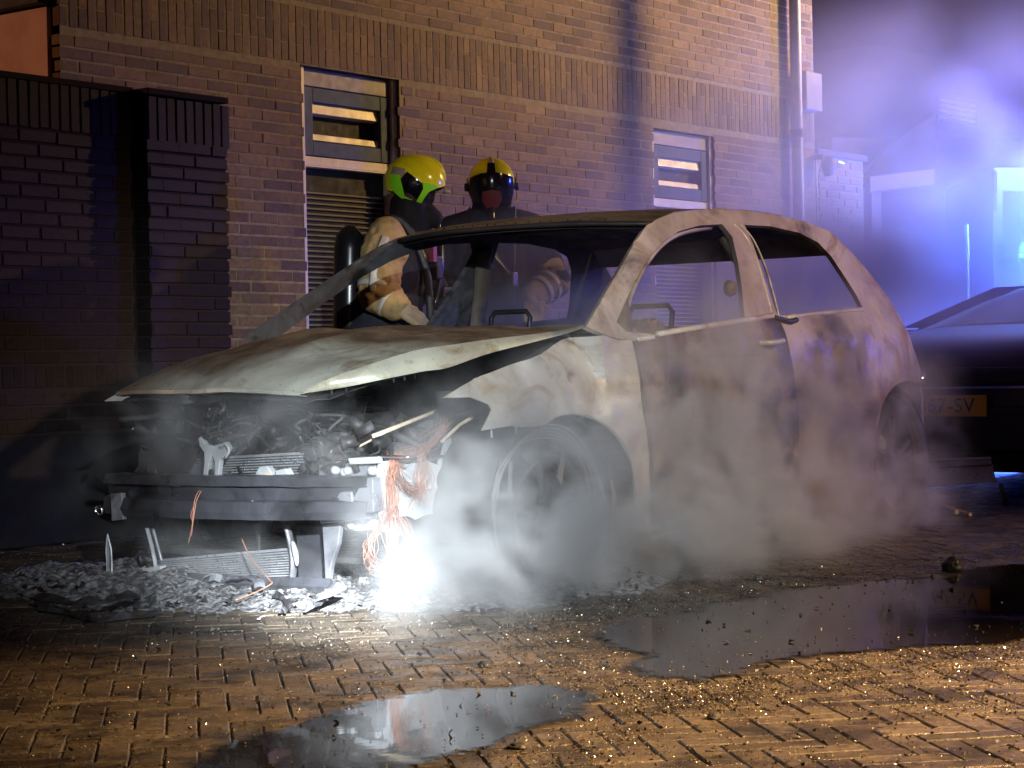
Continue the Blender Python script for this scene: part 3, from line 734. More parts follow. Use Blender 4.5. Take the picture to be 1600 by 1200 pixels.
# ------- bonnet: crumpled skin lying open, built from section curves
def cr(pts, t):
    """point on a Catmull-Rom through (t, Vector)"""
    for i in range(len(pts)-1):
        if t <= pts[i+1][0] or i == len(pts)-2:
            a, b, c, d = pts[max(i-1, 0)][1], pts[i][1], pts[i+1][1], pts[min(i+2, len(pts)-1)][1]
            u_ = (t-pts[i][0])/(pts[i+1][0]-pts[i][0]); u_ = min(max(u_, 0), 1)
            return .5*((2*b)+(c-a)*u_+(2*a-5*b+4*c-d)*u_*u_+(3*b-a-3*c+d)*u_**3)
hem = [(470, 615, -.38), (540, 604, -.50), (600, 592, -.58), (660, 580, -.63), (700, 574, -.65), (760, 553, -.66), (830, 535, -.67), (888, 520, -.67), (912, 511, -.66)]
cre = [(470, 612, -.375), (520, 590, -.47), (590, 566, -.545), (650, 548, -.59), (700, 540, -.61), (770, 530, -.625), (840, 522, -.63), (890, 514, -.64), (912, 508, -.65)]
H = [(k/8, oy(x, y, Y)) for k, (x, y, Y) in enumerate(hem)]; Cc = [(k/8, oy(x, y, Y)) for k, (x, y, Y) in enumerate(cre)]
far = [(0, ox(182, 613, .16)), (.3, Vector((.42, .60, .765))), (.65, Vector((.85, .66, .84))), (1, Vector((1.24, .67, .895)))]
hoodP = []; NU, NV = 44, 40
for i in range(NU+1):
    t_ = i/NU; c = cr(Cc, t_); h = cr(H, t_); fa = cr(far, t_); row = []
    for j in range(NV+1):
        s_ = j/NV
        p = fa.lerp(c, s_); bow = 4*s_*(1-s_)
        p.x -= bow*(.035*(1-t_)+.10*t_*t_); p.z += bow*(.012+.050*math.sin(math.pi*min(1, t_*1.05)))
        p.z += (.020*mn.noise(Vector((p.x*3.0, p.y*3.2, 6)))+.010*mn.noise(Vector((p.x*7, p.y*8, 6))))*min(1, bow*2)*(.3+.7*min(1, t_*4))
        # two long creases running back
        p.z += .016*math.exp(-((s_-.72+.1*t_)/.05)**2)*math.sin(math.pi*t_)-.018*math.exp(-((s_-.45)/.07)**2)*math.sin(math.pi*t_)
        row.append(p)
    for q in (.25, .5, .75, 1):
        p = c.lerp(h, q); p.y -= .012*math.sin(math.pi*q); row.append(p)
    p = h.copy(); p.y += .05; p.z += .006; row.append(p)
    hoodP.append(row)
bon = MB().grid([r_[:NV+1] for r_ in hoodP]).build('bonnet', M['hood'], car, smooth=True, solid=.003)
MB().grid([r_[NV:] for r_ in hoodP]).build('bonnet_edge', M['hood_edge'], bon, smooth=True, solid=.003)
# folded front edge and inner frame below
fr0 = hoodP[0][:NV+1]
MB().grid([[q+Vector((0, 0, 0)) for q in fr0], [q+Vector((-.004, 0, -.012)) for q in fr0], [q+Vector((.03, 0, -.016)) for q in fr0]]).build('front_hem', M['hood'], bon, smooth=True, solid=.002)
inn = []
for i in range(9):
    row = []
    for j in range(29):
        q = Vector(hoodP[min(NU, i*2)][int(j/28*NV)]); dz = -.035-.02*(i > 1)+.022*mn.noise(Vector((q.x*7, q.y*9, 1)))
        if i == 0: dz -= .012*mn.noise(Vector((0, q.y*11, 3)))
        row.append(q+Vector((.02+i*.008, 0, dz)))
    inn.append(row)
MB().grid(inn).build('inner_frame', M['engine'], bon, smooth=True, solid=.003)
lump = ox(287, 613, .15)
MB().lathe(lump+Vector((.02, 0, -.035)), (0, .15, 1), [(.058, -.01), (.056, .02), (.044, .045), (.025, .060), (0, .064)], 18).build('latch_cup', M['engine'], bon, smooth=True)
# toothed weatherstrip clips along the lower edge of the bonnet
for x, y in ((541, 608), (569, 602), (594, 597), (615, 593), (632, 590), (648, 587), (518, 611)):
    p = oy(x, y-2, -.60+.1*(x < 600)); MB().tube([p, p+Vector((0, 0, -.014))], .003, 5).build('clip', M['engine'], bon)
# ------- engine bay
MB().grid([[Vector((1.22, y, z)) for y in (-.72, -.3, .3, .72)] for z in (.12, .5, .84)]).build('firewall', M['engine'], car, solid=.02)
for s_ in (-1, 1):
    P_ = [[Vector((x, s_*(.60+.03*mn.noise(Vector((x*4, z*4, 0)))), z)) for x in np.linspace(.55, 1.22, 9)] for z in np.linspace(.25, .68, 7)]
    MB().grid(P_).build('inner_wing', M['engine'], car, True, .01)
    MB().lathe((.93, s_*.52, .45), (0, s_*.1, 1), [(.0, .21), (.05, .215), (.09, .19), (.10, .15), (.085, 0), (.085, -.25)], 20).build('strut_tower', M['engine'], car, smooth=True)
eb = MB()
for c, d in (((.78, .1, .42), (.40, .55, .26)), ((.72, .05, .57), (.26, .46, .10)), ((.62, -.28, .40), (.22, .22, .20)), ((.80, .42, .38), (.30, .22, .30)), ((.55, .2, .36), (.16, .3, .14)), ((.66, -.05, .64), (.10, .34, .05))):
    eb.box(c, d, Matrix.Rotation(rnd.uniform(-.12, .12), 3, 'Z'), .92)
eb.build('engine_block', M['engine'], car, bevel=.015)
for c, r, l, ax in (((.55, -.10, .52), .05, .12, (1, .2, 0)), ((.52, .30, .50), .06, .08, (1, 0, .1)), ((.70, -.42, .50), .07, .16, (0, 0, 1)), ((.50, -.36, .42), .04, .14, (.3, 1, 0)), ((.6, .48, .52), .055, .2, (0, 0, 1))):
    MB().lathe(c, ax, [(0, -l/2), (r, -l/2), (r, l/2), (r*.6, l/2+.01), (0, l/2+.01)], 16).build('engine_fitting', M['engine'], car, smooth=False)
hoses = MB()
for k in range(26):
    a = Vector((rnd.uniform(.32, .8), rnd.uniform(-.5, .5), rnd.uniform(.38, .62))); pts = [a]
    for q in range(5): a = a+Vector((rnd.uniform(-.08, .08), rnd.uniform(-.13, .13), rnd.uniform(-.07, .06))); pts.append(a)
    hoses.tube(smooth_line(pts, 4), rnd.choice((.003, .005, .009, .012)), 6)
for k in range(60):
    a = Vector((rnd.uniform(.24, .5), rnd.uniform(-.55, .55), rnd.uniform(.34, .60))); pts = [a]
    for q in range(4): a = a+Vector((rnd.uniform(-.04, .05), rnd.uniform(-.09, .09), rnd.uniform(-.07, .05))); pts.append(a)
    hoses.tube(smooth_line(pts, 3), rnd.choice((.0015, .002, .003, .005, .007)), 5)
for k in range(120):
    c = Vector((rnd.uniform(.26, .75), rnd.uniform(-.56, .56), rnd.uniform(.36, .58))); hoses.box(c, (rnd.uniform(.015, .07), rnd.uniform(.015, .08), rnd.uniform(.01, .05)), Matrix.Rotation(rnd.uniform(-1.5, 1.5), 3, Vector((rnd.random(), rnd.random(), rnd.random()+.1)).normalized()))
hoses.build('charred_hoses', M['engine'], car, smooth=True, kind='stuff')
MB().box((.8, 0, .12), (.9, 1.2, .02)).build('under_tray', M['engine'], car)
MB().box((2.4, 0, .16), (2.4, 1.56, .03)).build('floor_pan', M['engine'], car)
# front structure
def fx(x, y, X=.14): return ox(x, y, X)
def slab(name, px, X, dep, material, parent=car, bevel=.003, solid=0):
    """a front-facing plate with that outline standing at X, dep thick"""
    P_ = [ox(x, y, X) for x, y in px]; n = len(P_)
    V = P_+[p+Vector((dep, 0, 0)) for p in P_]
    Fc = [tuple(range(n)), tuple(range(2*n-1, n-1, -1))]+[(i, i+n, (i+1) % n+n, (i+1) % n) for i in range(n)]
    return MB().add(V, Fc).build(name, material, parent, bevel=bevel)
# bumper beam: pressed channel, bowed forwards
def beam_row(z, dx, y0=.665, y1=-.60, n=30, zt=0): return [Vector((.10+dx+.09*((y0+(y1-y0)*k/n)/.6)**2, y0+(y1-y0)*k/n, z+zt*k/n+.004*mn.noise(Vector((k*.4, z*9, 1))))) for k in range(n+1)]
prof = [(.402, .10), (.402, 0), (.372, -.008), (.368, .012), (.325, .020), (.318, -.004), (.285, -.010), (.262, -.006), (.262, .10)]
bb = MB().grid([beam_row(z+.0, dx, zt=.012) for z, dx in prof]).build('bumper_beam', M['beam'], car, solid=.004, smooth=False)
slab('beam_bracket', [(494, 770), (548, 768), (552, 800), (545, 815), (500, 818)], .175, .012, M['steel'], bb)
slab('bracket_slot', [(508, 778), (518, 776), (528, 779), (528, 786), (518, 788), (508, 786)], .170, .008, M['dark'], bb, 0)
slab('torn_tab', [(352, 790), (395, 782), (398, 796), (352, 801)], .112, .006, M['steel_lt'], bb)
MB().lathe(ox(158, 797, .15), (-1, -.2, 0), [(.011, 0), (.018, .002), (.019, .02), (.012, .022), (.011, 0)], 16).build('tow_eye', M['chrome'], bb, smooth=True)
slab('beam_bracket', [(172, 772), (190, 770), (192, 812), (174, 814)], .16, .02, M['steel'], bb)
# lower tie bar and uprights
lt = [Vector((.17+.05*(y/.5)**2, y, .045+.012*(-y)+.004*mn.noise(Vector((y*9, 1, 1))))) for y in np.linspace(.50, -.42, 16)]
MB().tube(lt, .026, 4, flat=.8, up=(0, 0, 1)).build('lower_tie_bar', M['beam'], car)
MB().grid([[ox(164+8*q/4+3*math.sin(k*.6), 834+18*k-abs(q-2)*-3, .20+.02*math.sin(math.pi*q/4)) if 0 < k < 4 else ox(168+3*k, 834+18*k, .20) for q in range(5)] for k in range(5)]).build('leaf_bracket', M['steel_lt'], car, smooth=True, solid=.004)
MB().tube(smooth_line([ox(230, 826, .22), ox(236, 848, .21), ox(242, 876, .20), ox(246, 906, .22)], 4), [.010]*13, 6, flat=.5, up=(1, 0, 0)).build('upright', M['steel_lt'], car, smooth=True)
MB().tube(smooth_line([ox(239, 826, .25), ox(246, 852, .25), ox(253, 880, .25), ox(255, 906, .26)], 4), .007, 6).build('upright', M['steel'], car, smooth=True)
slab('foot_block', [(222, 888), (250, 884), (254, 905), (238, 912), (220, 911)], .19, .03, M['steel_lt'])
MB().tube(smooth_line([ox(448, 820, .23), ox(454, 845, .23), ox(459, 875, .22), ox(457, 907, .23)], 4), .016, 7, flat=.5, up=(1, 0, 0)).build('upright', M['steel'], car, smooth=True)
MB().tube(smooth_line([ox(457, 846, .205), ox(462, 866, .20), ox(464, 884, .205)], 4), [.004, .007, .009, .010, .010, .009, .008, .006, .004], 7).build('upright', M['steel_lt'], car, smooth=True)
slab('chassis_leg', [(462, 822), (512, 820), (514, 905), (466, 908)], .30, .03, M['beam'])
slab('lower_arm', [(503, 820), (532, 816), (528, 850), (518, 880), (514, 906), (508, 906), (506, 866)], .22, .02, M['steel'])
slab('support_bar', [(398, 818), (404, 817), (409, 908), (404, 908)], .27, .006, M['iron'])
# radiator, upper and lower, with fin rows
def core(name, px, X, rows, material):
    a, b, c, d = [ox(x, y, X) for x, y in px]   # tl tr br bl
    g = MB()
    for i in range(rows):
        for (q0, q1, dx) in ((0, .45, .012), (.45, .55, -.004), (.55, .9, -.004), (.9, 1, .012)):
            z0, z1 = (i+q0)/rows, (i+q1)/rows
            def pt(s_, z_, dx_): 
                p = a.lerp(b, s_).lerp(d.lerp(c, s_), z_); return p+Vector((dx_, 0, .0))
            n = 8; o = dx if q0 != .45 else -.003
            for k in range(n):
                g.add([pt(k/n, z0, dx), pt((k+1)/n, z0, dx), pt((k+1)/n, z1, dx), pt(k/n, z1, dx)], [(0, 1, 2, 3)])
    return g.build(name, material, car, fix=False)
r1 = core('radiator', [(300, 716), (476, 706), (480, 770), (236, 772)], .27, 15, M['fins'])
r2 = core('condenser', [(248, 874), (452, 856), (456, 912), (250, 916)], .235, 14, M['fins'])
slab('radiator_shadow', [(216, 705), (312, 700), (290, 740), (268, 752), (238, 756), (216, 752)], .25, .02, M['engine'])  # dark slab in place of the shadow slanting over the radiator
bt = MB()
for k in range(80):
    x, y = rnd.uniform(256, 448), rnd.uniform(866, 908); p = ox(x, y, .226); bt.box(p, (.004, .003, .003))
for k in range(40):
    x, y = rnd.uniform(380, 470), rnd.uniform(712, 740); p = ox(x, y, .26); bt.box(p, (.004, .004, .003))
bt.build('solder_beads', M['chrome'], r2, kind='stuff')
for px in ([(398, 742), (404, 730), (416, 728), (424, 738), (426, 760), (400, 760)], [(430, 735), (446, 732), (452, 744), (450, 760), (430, 760)], [(232, 748), (238, 742), (242, 744), (240, 768), (230, 768)], [(218, 752), (224, 748), (226, 768), (218, 768)]):
    slab('pipe_stub', px, .22, .03, M['steel_lt'])
MB().tube(smooth_line([ox(398, 770, .21), ox(402, 752, .21), ox(418, 742, .21), ox(440, 748, .21)], 4), .007, 6).build('cooling_pipe', M['straw'], car, smooth=True)
# bonnet latch support: forked bracket in the middle
slab('latch_support', [(309, 685), (313, 682), (321, 694), (334, 697), (352, 690), (358, 700), (352, 712), (344, 718), (341, 742), (338, 762), (334, 762), (335, 722), (331, 712), (326, 724), (320, 763), (314, 763), (319, 722), (318, 706), (312, 698)], .17, .02, M['steel_lt'])
slab('latch_support', [(322, 700), (338, 700), (336, 760), (322, 760)], .19, .012, M['steel'])
MB().lathe(ox(327, 738, .18), (-1, 0, 0), [(0, .004), (.011, .004), (.011, -.01)], 14).build('bolt', M['iron'], car)
lc = MB()
for k in range(14):
    a = ox(322+rnd.uniform(-8, 30), 640+rnd.uniform(0, 50), .17+rnd.uniform(0, .05)); b = a+Vector((rnd.uniform(-.01, .02), rnd.uniform(-.03, .03), rnd.uniform(-.06, .05)))
    lc.tube(smooth_line([a, (a+b)/2+Vector((0, rnd.uniform(-.02, .02), 0)), b], 3), rnd.uniform(.003, .010), 6)
lc.build('bonnet_latch', M['engine'], car, smooth=True)
MB().tube(smooth_line([ox(344, 698, .16), ox(352, 694, .16), ox(358, 704, .16), ox(352, 716, .16)], 4), .005, 6).build('latch_hook', M['steel_lt'], car, smooth=True)
# prop rod across the near side of the bay
MB().tube([ox(520, 712, .30), ox(545, 700, .32), ox(600, 675, .42), oy(712, 630, -.55)], [.022, .016, .008, .005], 8, flat=.6).build('prop_rod', M['straw'], car, smooth=True)
MB().tube(smooth_line([ox(502, 732, .22), ox(530, 720, .22), ox(575, 713, .22), ox(640, 714, .24)], 5), .0045, 6).build('bright_strip', M['chrome'], car, smooth=True)
slab('slam_end', [(543, 716), (588, 714), (590, 724), (546, 726)], .21, .03, M['steel_lt'])
# end plate with bolts
ep = slab('end_plate', [(498, 726), (585, 722), (590, 740), (588, 826), (560, 830), (538, 828), (536, 770), (498, 772)], .235, .03, M['steel'])
slab('crash_box', [(548, 748), (582, 746), (584, 800), (550, 802)], .19, .05, M['steel'])
for x, y in ((524, 735), (543, 736), (581, 736), (549, 820), (584, 818), (566, 812), (538, 738)):
    MB().lathe(ox(x, y, .225), (-1, -.1, .1), [(0, .014), (.010, .012), (.014, .004), (.014, -.008)], 12).build('bolt', M['steel_lt'], ep, smooth=True)
blk = MB()
for k in range(30):
    p = ox(rnd.uniform(476, 560), rnd.uniform(700, 735), .24+rnd.uniform(0, .06)); blk.box(p, (rnd.uniform(.02, .05), rnd.uniform(.015, .05), rnd.uniform(.015, .045)), Matrix.Rotation(rnd.uniform(-1, 1), 3, 'X'))
blk.build('melted_fittings', M['engine'], car, bevel=.004, kind='stuff')
# white inner wing panel behind the missing headlamp, facing the near side
def ywall(name, px, Y, material, dep=.01, rib=(), parent=car, step=.02):
    pts = [(oy(x, y, Y).x, oy(x, y, Y).z) for x, y in px]; v, f = cdt(pts, (), step); out = []
    for a, b in v:
        y_ = Y+.003*mn.noise(Vector((a*18, b*18, 2)))
        for (z0, w_, h_) in rib: y_ -= h_*math.exp(-((b-z0)/w_)**2)
        out.append((a, y_, b))
    return MB().add(out, f).build(name, material, parent, smooth=True, solid=dep)
iw = ywall('inner_wing_panel', [(596, 722), (640, 726), (655, 716), (684, 728), (686, 716), (745, 722), (740, 760), (728, 792), (700, 796), (660, 806), (648, 812), (636, 806), (612, 808), (600, 830), (592, 800), (587, 760)], -.60, M['steel_lt'], .008, ((.42, .010, .008), (.36, .008, .010), (.40, .02, -.006)))
slab('side_lip', [(590, 722), (604, 720), (600, 760), (602, 806), (597, 832), (590, 800), (586, 760)], .235, .02, M['steel_lt'])
ywall('scorched_tab', [(690, 712), (694, 690), (703, 684), (706, 700), (700, 712)], -.60, M['steel_lt'])
MB().tube([oy(590, 716, -.60), oy(650, 722, -.60), oy(706, 710, -.60), oy(745, 712, -.60)], .007, 6).build('top_rail', M['iron'], car)
# copper loom spilling over the panel
cw = MB()
def strand(pts, r=.0009, jit=.011, m_=cw):
    P_ = [Vector(p)+Vector((rnd.gauss(0, jit), rnd.gauss(0, jit), rnd.gauss(0, jit))) for p in pts]; m_.tube(smooth_line(P_, 4), r, 4, cap=False)
for k in range(34):
    strand([oy(600+rnd.uniform(100, 92), 655+rnd.uniform(0, 12), -.64), oy(676, 690, -.63), oy(655, 704, -.63), oy(628, 712, -.65), oy(612, 735, -.66), oy(612+rnd.uniform(-6, 10), 775, -.66), oy(610+rnd.uniform(-3, 6), 820, -.66), oy(608+rnd.uniform(-3, 10), 870+rnd.uniform(-20, 20), -.68)])
for k in range(26):
    strand([oy(655, 704, -.63), oy(662, 720, -.64), oy(660+rnd.uniform(-10, 14), 745, -.65), oy(655+rnd.uniform(-16, 20), 780+rnd.uniform(-20, 20), -.66)], jit=.010)
for k in range(16):
    strand([oy(610, 800, -.67), oy(590+rnd.uniform(-14, 6), 830, -.70), oy(575+rnd.uniform(-8, 8), 860, -.70), oy(585+rnd.uniform(-8, 16), 890, -.70), oy(600+rnd.uniform(0, 30), 898, -.70)], jit=.012)
for k in range(16):
    strand([oy(620, 800, -.67), oy(632+rnd.uniform(0, 6), 830, -.69), oy(640+rnd.uniform(-4, 14), 860, -.70), oy(640, 880, -.7)], jit=.01)
for k in range(24):
    strand([oy(612, 716, -.64), oy(618, 740, -.655), oy(645, 765, -.65), oy(665, 768, -.66)], jit=.014)
cw.build('copper_loom', M['copper'], car, smooth=True, kind='stuff')
for px in ([(318, 760, .13), (306, 775, .10), (302, 800, .085), (300, 822, .08), (294, 850, .08)], [(320, 758, .13), (308, 780, .10), (303, 806, .085), (299, 838, .08)], [(303, 790, .09), (298, 805, .085), (302, 818, .08)]):
    P_ = [ox(*q) for q in px]; MB().tube(smooth_line(P_, 4), .0016, 5).build('loose_wire', M['copper'], car, smooth=True)
MB().tube(smooth_line([ox(378, 842, .16), ox(392, 872, .13), ox(420, 905, .06), ox(424, 912, .04), ox(400, 925, -.02), ox(368, 938, -.1)], 5), .0024, 5).build('loose_wire', M['copper'], car, smooth=True)
# ------- wheels
def wheel(parent, x, y, z, sgn, tyre, R=.30):
    rim_m = M['tyre'] if tyre else M['rim']
    wt = thing_part('wheel', parent, (x, y, z)); c = Vector((x, y, z)); ax = (0, sgn, 0)
    if tyre:
        MB().lathe(c, ax, [(R*.68, -.10), (R*.9, -.105), (R, -.075), (R*1.01, 0), (R, .07), (R*.9, .095), (R*.68, .085), (R*.66, .06)], 40).build('tyre', M['tyre'], wt, smooth=True)
    rr = R*.70
    MB().lathe(c, ax, [(rr, -.11), (rr*1.06, -.11), (rr*.94, -.085), (rr*.90, 0), (rr*.94, .06), (rr*1.06, .085), (rr*1.04, .09), (rr*.93, .07)], 40).build('rim', rim_m, wt, smooth=True)
    for k in range(5):
        a = 2*math.pi*k/5+.3; d = Vector((math.cos(a), 0, math.sin(a)))
        for q in (-.13, .13):
            d2 = Vector((math.cos(a+q), 0, math.sin(a+q)))
            MB().tube([c+d2*.05+Vector((0, sgn*.045, 0)), c+d2*rr*.5+Vector((0, sgn*.055, 0)), c+d2*rr*.95+Vector((0, sgn*.05, 0))], [.016, .013, .013], 6, up=(0, 1, 0)).build('spoke', rim_m, wt, smooth=True)
    MB().lathe(c, ax, [(0, .06), (.04, .058), (.055, .04), (.06, -.02)], 20).build('hub', rim_m, wt, smooth=True)
    MB().lathe(c, ax, [(0, -.02), (.13, -.02), (.135, -.03), (.135, -.05), (0, -.05)], 32).build('brake_disc', M['steel'], wt, smooth=False)
    return wt
fw = side(862, 800)
wheel(car, .86, -.76, .235, -1, False, .30)
wheel(car, .86, .76, .235, 1, False, .30)
wheel(car, 3.47, -.78, .30, -1, True, .31)
wheel(car, 3.47, .78, .30, 1, True, .31)
# bead wires of the burnt front tyre and sagging arch liner
for k in range(7):
    r_ = .27+.012*k; a0 = rnd.uniform(0, 6)
    MB().tube([Vector((.86+r_*math.cos(a), -.80-.006*k+.01*math.sin(a*3+k), .24+r_*math.sin(a)*(.93))) for a in np.linspace(a0, a0+2*math.pi*rnd.uniform(.6, .98), 44)], .003, 5).build('bead_wire', M['steel_lt'], car, smooth=True)
lin = []
for i in range(22):
    a = math.radians(-15+i*10); row = []
    for j in range(7): row.append(Vector((.88+.36*math.cos(a)+.012*mn.noise(Vector((i*.6, j, 2))), -.84+.055*j, .26+.345*math.sin(a)+.012*mn.noise(Vector((i*.6, j, 7))))))
    lin.append(row)
MB().grid(lin).build('arch_liner', M['engine'], car, True, .006)
lin = [[Vector((3.46+.37*math.cos(math.radians(-10+i*10)), -.84+.06*j, .30+.35*math.sin(math.radians(-10+i*10)))) for j in range(7)] for i in range(21)]
MB().grid(lin).build('arch_liner', M['engine'], car, True, .006)
# hanging strips and suspension at the open front corner
slabY = lambda name, px, Y, material: ywall(name, px, Y, material, .006, step=.015)
slabY('torn_strip', [(772, 742), (781, 738), (779, 770), (772, 800), (766, 815), (762, 812), (768, 780)], -.80, M['steel_lt'])
slabY('torn_strip', [(796, 720), (800, 722), (799, 760), (806, 810), (802, 812), (794, 764)], -.82, M['steel_lt'])
slabY('torn_strip', [(870, 745), (878, 700), (882, 720), (876, 758)], -.86, M['steel_lt'])
slabY('torn_strip', [(948, 752), (956, 750), (962, 790), (955, 800), (950, 780)], -.80, M['fender'])
MB().tube([Vector((.86, -.70, .26)), Vector((.88, -.58, .50)), Vector((.90, -.55, .62))], [.03, .03, .05], 10).build('suspension_strut', M['engine'], car, smooth=True)
MB().tube([oy(820, 705, -.80), oy(850, 730, -.80), oy(880, 765, -.80), oy(905, 770, -.80)], [.02, .03, .022, .015], 8).build('drop_link', M['engine'], car, smooth=True)
MB().tube([oy(690, 690, -.62), oy(718, 664, -.62), oy(738, 652, -.62)], .006, 6).build('cable_end', M['straw'], car)
# ------- interior remains
def seat(x, y):
    s = thing_part('seat_frame', car, (x, y, .3)); g = []
    w_ = .21
    P_ = [Vector((x, y-w_, .35)), Vector((x+.12, y-w_, .6)), Vector((x+.20, y-w_*.9, .84)), Vector((x+.21, y-w_*.62, .89)), Vector((x+.21, y+w_*.62, .89)), Vector((x+.20, y+w_*.9, .84)), Vector((x+.12, y+w_, .6)), Vector((x, y+w_, .35))]
    MB().tube(smooth_line(P_, 4), .018, 8).build('back_frame', M['ceiling'], s, smooth=True)
    MB().grid([[Vector((x+.03+.17*k/6, y-w_+.42*j/8, .38+.48*k/6-.02*math.sin(j))) for j in range(9)] for k in range(7)]).build('back_panel', M['ceiling'], s, True, .01)
    P_ = [Vector((x+.20, y-.10, .86)), Vector((x+.21, y-.105, .97)), Vector((x+.21, y-.085, .995)), Vector((x+.21, y+.085, .995)), Vector((x+.21, y+.105, .97)), Vector((x+.20, y+.10, .86))]
    MB().tube(P_, .011, 8).build('headrest_frame', M['iron'], s, smooth=True)
    MB().box((x-.2, y, .33), (.42, .42, .05), Matrix.Rotation(.1, 3, 'Y')).build('seat_pan', M['engine'], s, bevel=.01)
seat(2.05, .36); seat(2.05, -.36)
MB().tube([Vector((3.05, y, .60+.10*math.cos(y*5)*(abs(y) < .6))) for y in np.linspace(-.6, .6, 14)], .03, 6).build('rear_seat_frame', M['engine'], car)
dsh = [[Vector((1.36+.25*k/4, y, .72+.08*math.sin(math.pi*k/5)+.03*mn.noise(Vector((y*4, k, 0))))) for y in np.linspace(-.66, .66, 16)] for k in range(5)]
MB().grid(dsh).build('dashboard_remains', M['engine'], car, True, .02)
MB().lathe((1.72, -.36, .74), (-.9, 0, .42), [(.175, -.012), (.188, 0), (.175, .012), (.165, 0), (.175, -.012)], 30).build('steering_wheel', M['iron'], car, smooth=True)
MB().tube([Vector((1.45, -.36, .62)), Vector((1.71, -.36, .74))], .025, 8).build('steering_column', M['iron'], car)
# melted mirror stub in the corner of the door window
mp = XZ([(990, 470)])[0]
MB().tube([side(985, 530)+Vector((0, .03, 0)), side(984, 500)+Vector((0, .03, 0)), side(982, 470)+Vector((0, .03, 0)), side(984, 446)+Vector((0, .03, 0))], [.05, .042, .036, .02], 8, flat=.5, up=(1, 0, 0)).build('quarter_post', M['ceiling'], car, smooth=True)
MB().tube([side(1000, 510)+Vector((0, .05, 0)), side(1000, 448)+Vector((0, .05, 0))], .005, 6).build('window_guide', M['iron'], car)
g = MB()
for k in range(9): g.box(side(1012+k*4, 520-k*1.0+rnd.uniform(-6, 2))+Vector((0, .06, 0)), (.05, .04, .05+.02*(k % 3)), Matrix.Rotation(k, 3, 'Y'))
g.build('melted_switchgear', M['ceiling'], car, kind='stuff', bevel=.008)
MB().lathe(side(1150, 450)+Vector((0, .03, 0)), (0, -1, 0), [(0, .02), (.03, .018), (.034, 0), (.03, -.01)], 14).build('belt_anchor', M['ceiling'], car, smooth=True)
# ------------------------------------------------------------------ dark car parked nose to tail behind
PXF = 5.15
pc_c = ox(1475, 630, PXF); pcy = pc_c.y
pc = thing('parked_car', 'dark car parked behind the burnt one with a yellow number plate and glinting bonnet', 'car', (PXF+2, pcy, 0))
pv = [(0.0, .20, .70), (-.02, .30, .80), (-.02, .46, .84), (.01, .56, .85), (.00, .62, .84), (.03, .75, .83), (.10, .81, .82), (.30, .865, .84), (.7, .91, .86), (1.08, .945, .87)]
def pgrid(rows, n=16):
    P = []
    for (x, z, w_) in rows:
        P.append([Vector((PXF+x+.16*abs(s)**3*(x < .5)+.03*s*s, pcy+w_*s, z-.05*abs(s)**6-.012*s*s*(z > .8))) for s in [-1+2*k/n for k in range(n+1)]])
    return P
MB().grid(pgrid(pv)).build('front_shell', M['carpaint'], pc, smooth=True, sub=1)
MB().grid(pgrid([(1.10, .95, .80), (1.8, 1.12, .70), (2.3, 1.22, .62)])).build('windscreen', M['glass'], pc, smooth=True)
MB().grid(pgrid([(2.3, 1.225, .62), (2.7, 1.26, .60), (3.1, 1.25, .58), (3.8, 1.08, .66), (4.1, .92, .76), (4.2, .6, .78), (4.15, .25, .74)])).build('roof_and_tail', M['carpaint'], pc, smooth=True)
for s_ in (-1, 1):
    lo = [(.10, .20), (4.1, .22)]; pts = [(.12, .22), (.10, .55), (.16, .76), (.4, .86), (1.1, .93), (3.9, .93), (4.15, .6), (4.1, .24), (3.66, .24), (3.6, .5), (3.4, .64), (3.15, .64), (2.95, .5), (2.9, .24), (1.1, .24), (1.04, .5), (.85, .64), (.62, .64), (.42, .5), (.36, .24)]
    v, f = cdt(pts, (), .12); MB().add([(PXF+a, pcy+s_*(.875-.04*((b-.5)/.4)**2-.10*max(0, .5-a)), b) for a, b in v], f).build('side_panel', M['carpaint'], pc, smooth=True)
    v, f = cdt([(1.2, .94), (2.3, 1.20), (3.1, 1.23), (3.8, .95)], (), .2); MB().add([(PXF+a, pcy+s_*(.82-.45*(b-.93)), b) for a, b in v], f).build('side_window', M['glass'], pc, smooth=True)
    for xx in (.74, 3.27):
        MB().lathe((PXF+xx, pcy+s_*.76, .31), (0, s_, 0), [(.0, .05), (.2, .07), (.21, .09), (.29, .10), (.31, .06), (.31, -.1)], 28).build('wheel', M['tyre'], pc, smooth=True)
    hl = [[Vector((PXF+.02+.10*abs((yy-.3)/.5)**2+.03*k/3, pcy+s_*yy, .62+.11*k/3)) for yy in np.linspace(.50, .80, 7)] for k in range(4)]
    MB().grid(hl).build('headlamp', M['chrome'], pc, smooth=True, solid=.01)
    MB().lathe((PXF+1.2, pcy+s_*.98, 1.0), (0, s_, 0), [(0, .1), (.07, .09), (.08, 0), (.05, -.08), (0, -.09)], 14).build('wing_mirror', M['blackplastic'], pc, smooth=True)
MB().box((PXF-.012, pcy, .66), (.03, 1.0, .09)).build('grille', M['blackplastic'], pc, bevel=.008)
MB().box((PXF-.024, pcy, .60), (.01, 1.3, .012)).build('grille_trim', M['chrome'], pc)
MB().box((PXF-.01, pcy, .38), (.05, 1.5, .24)).build('bumper', M['blackplastic'], pc, bevel=.02)
MB().box((PXF+2.1, pcy, .2), (3.9, 1.6, .1)).build('underbody', M['blackplastic'], pc)
npl = MB().box((PXF-.05, pcy, .505), (.012, .52, .112)).build('number_plate', M['plate'], pc, bevel=.004)
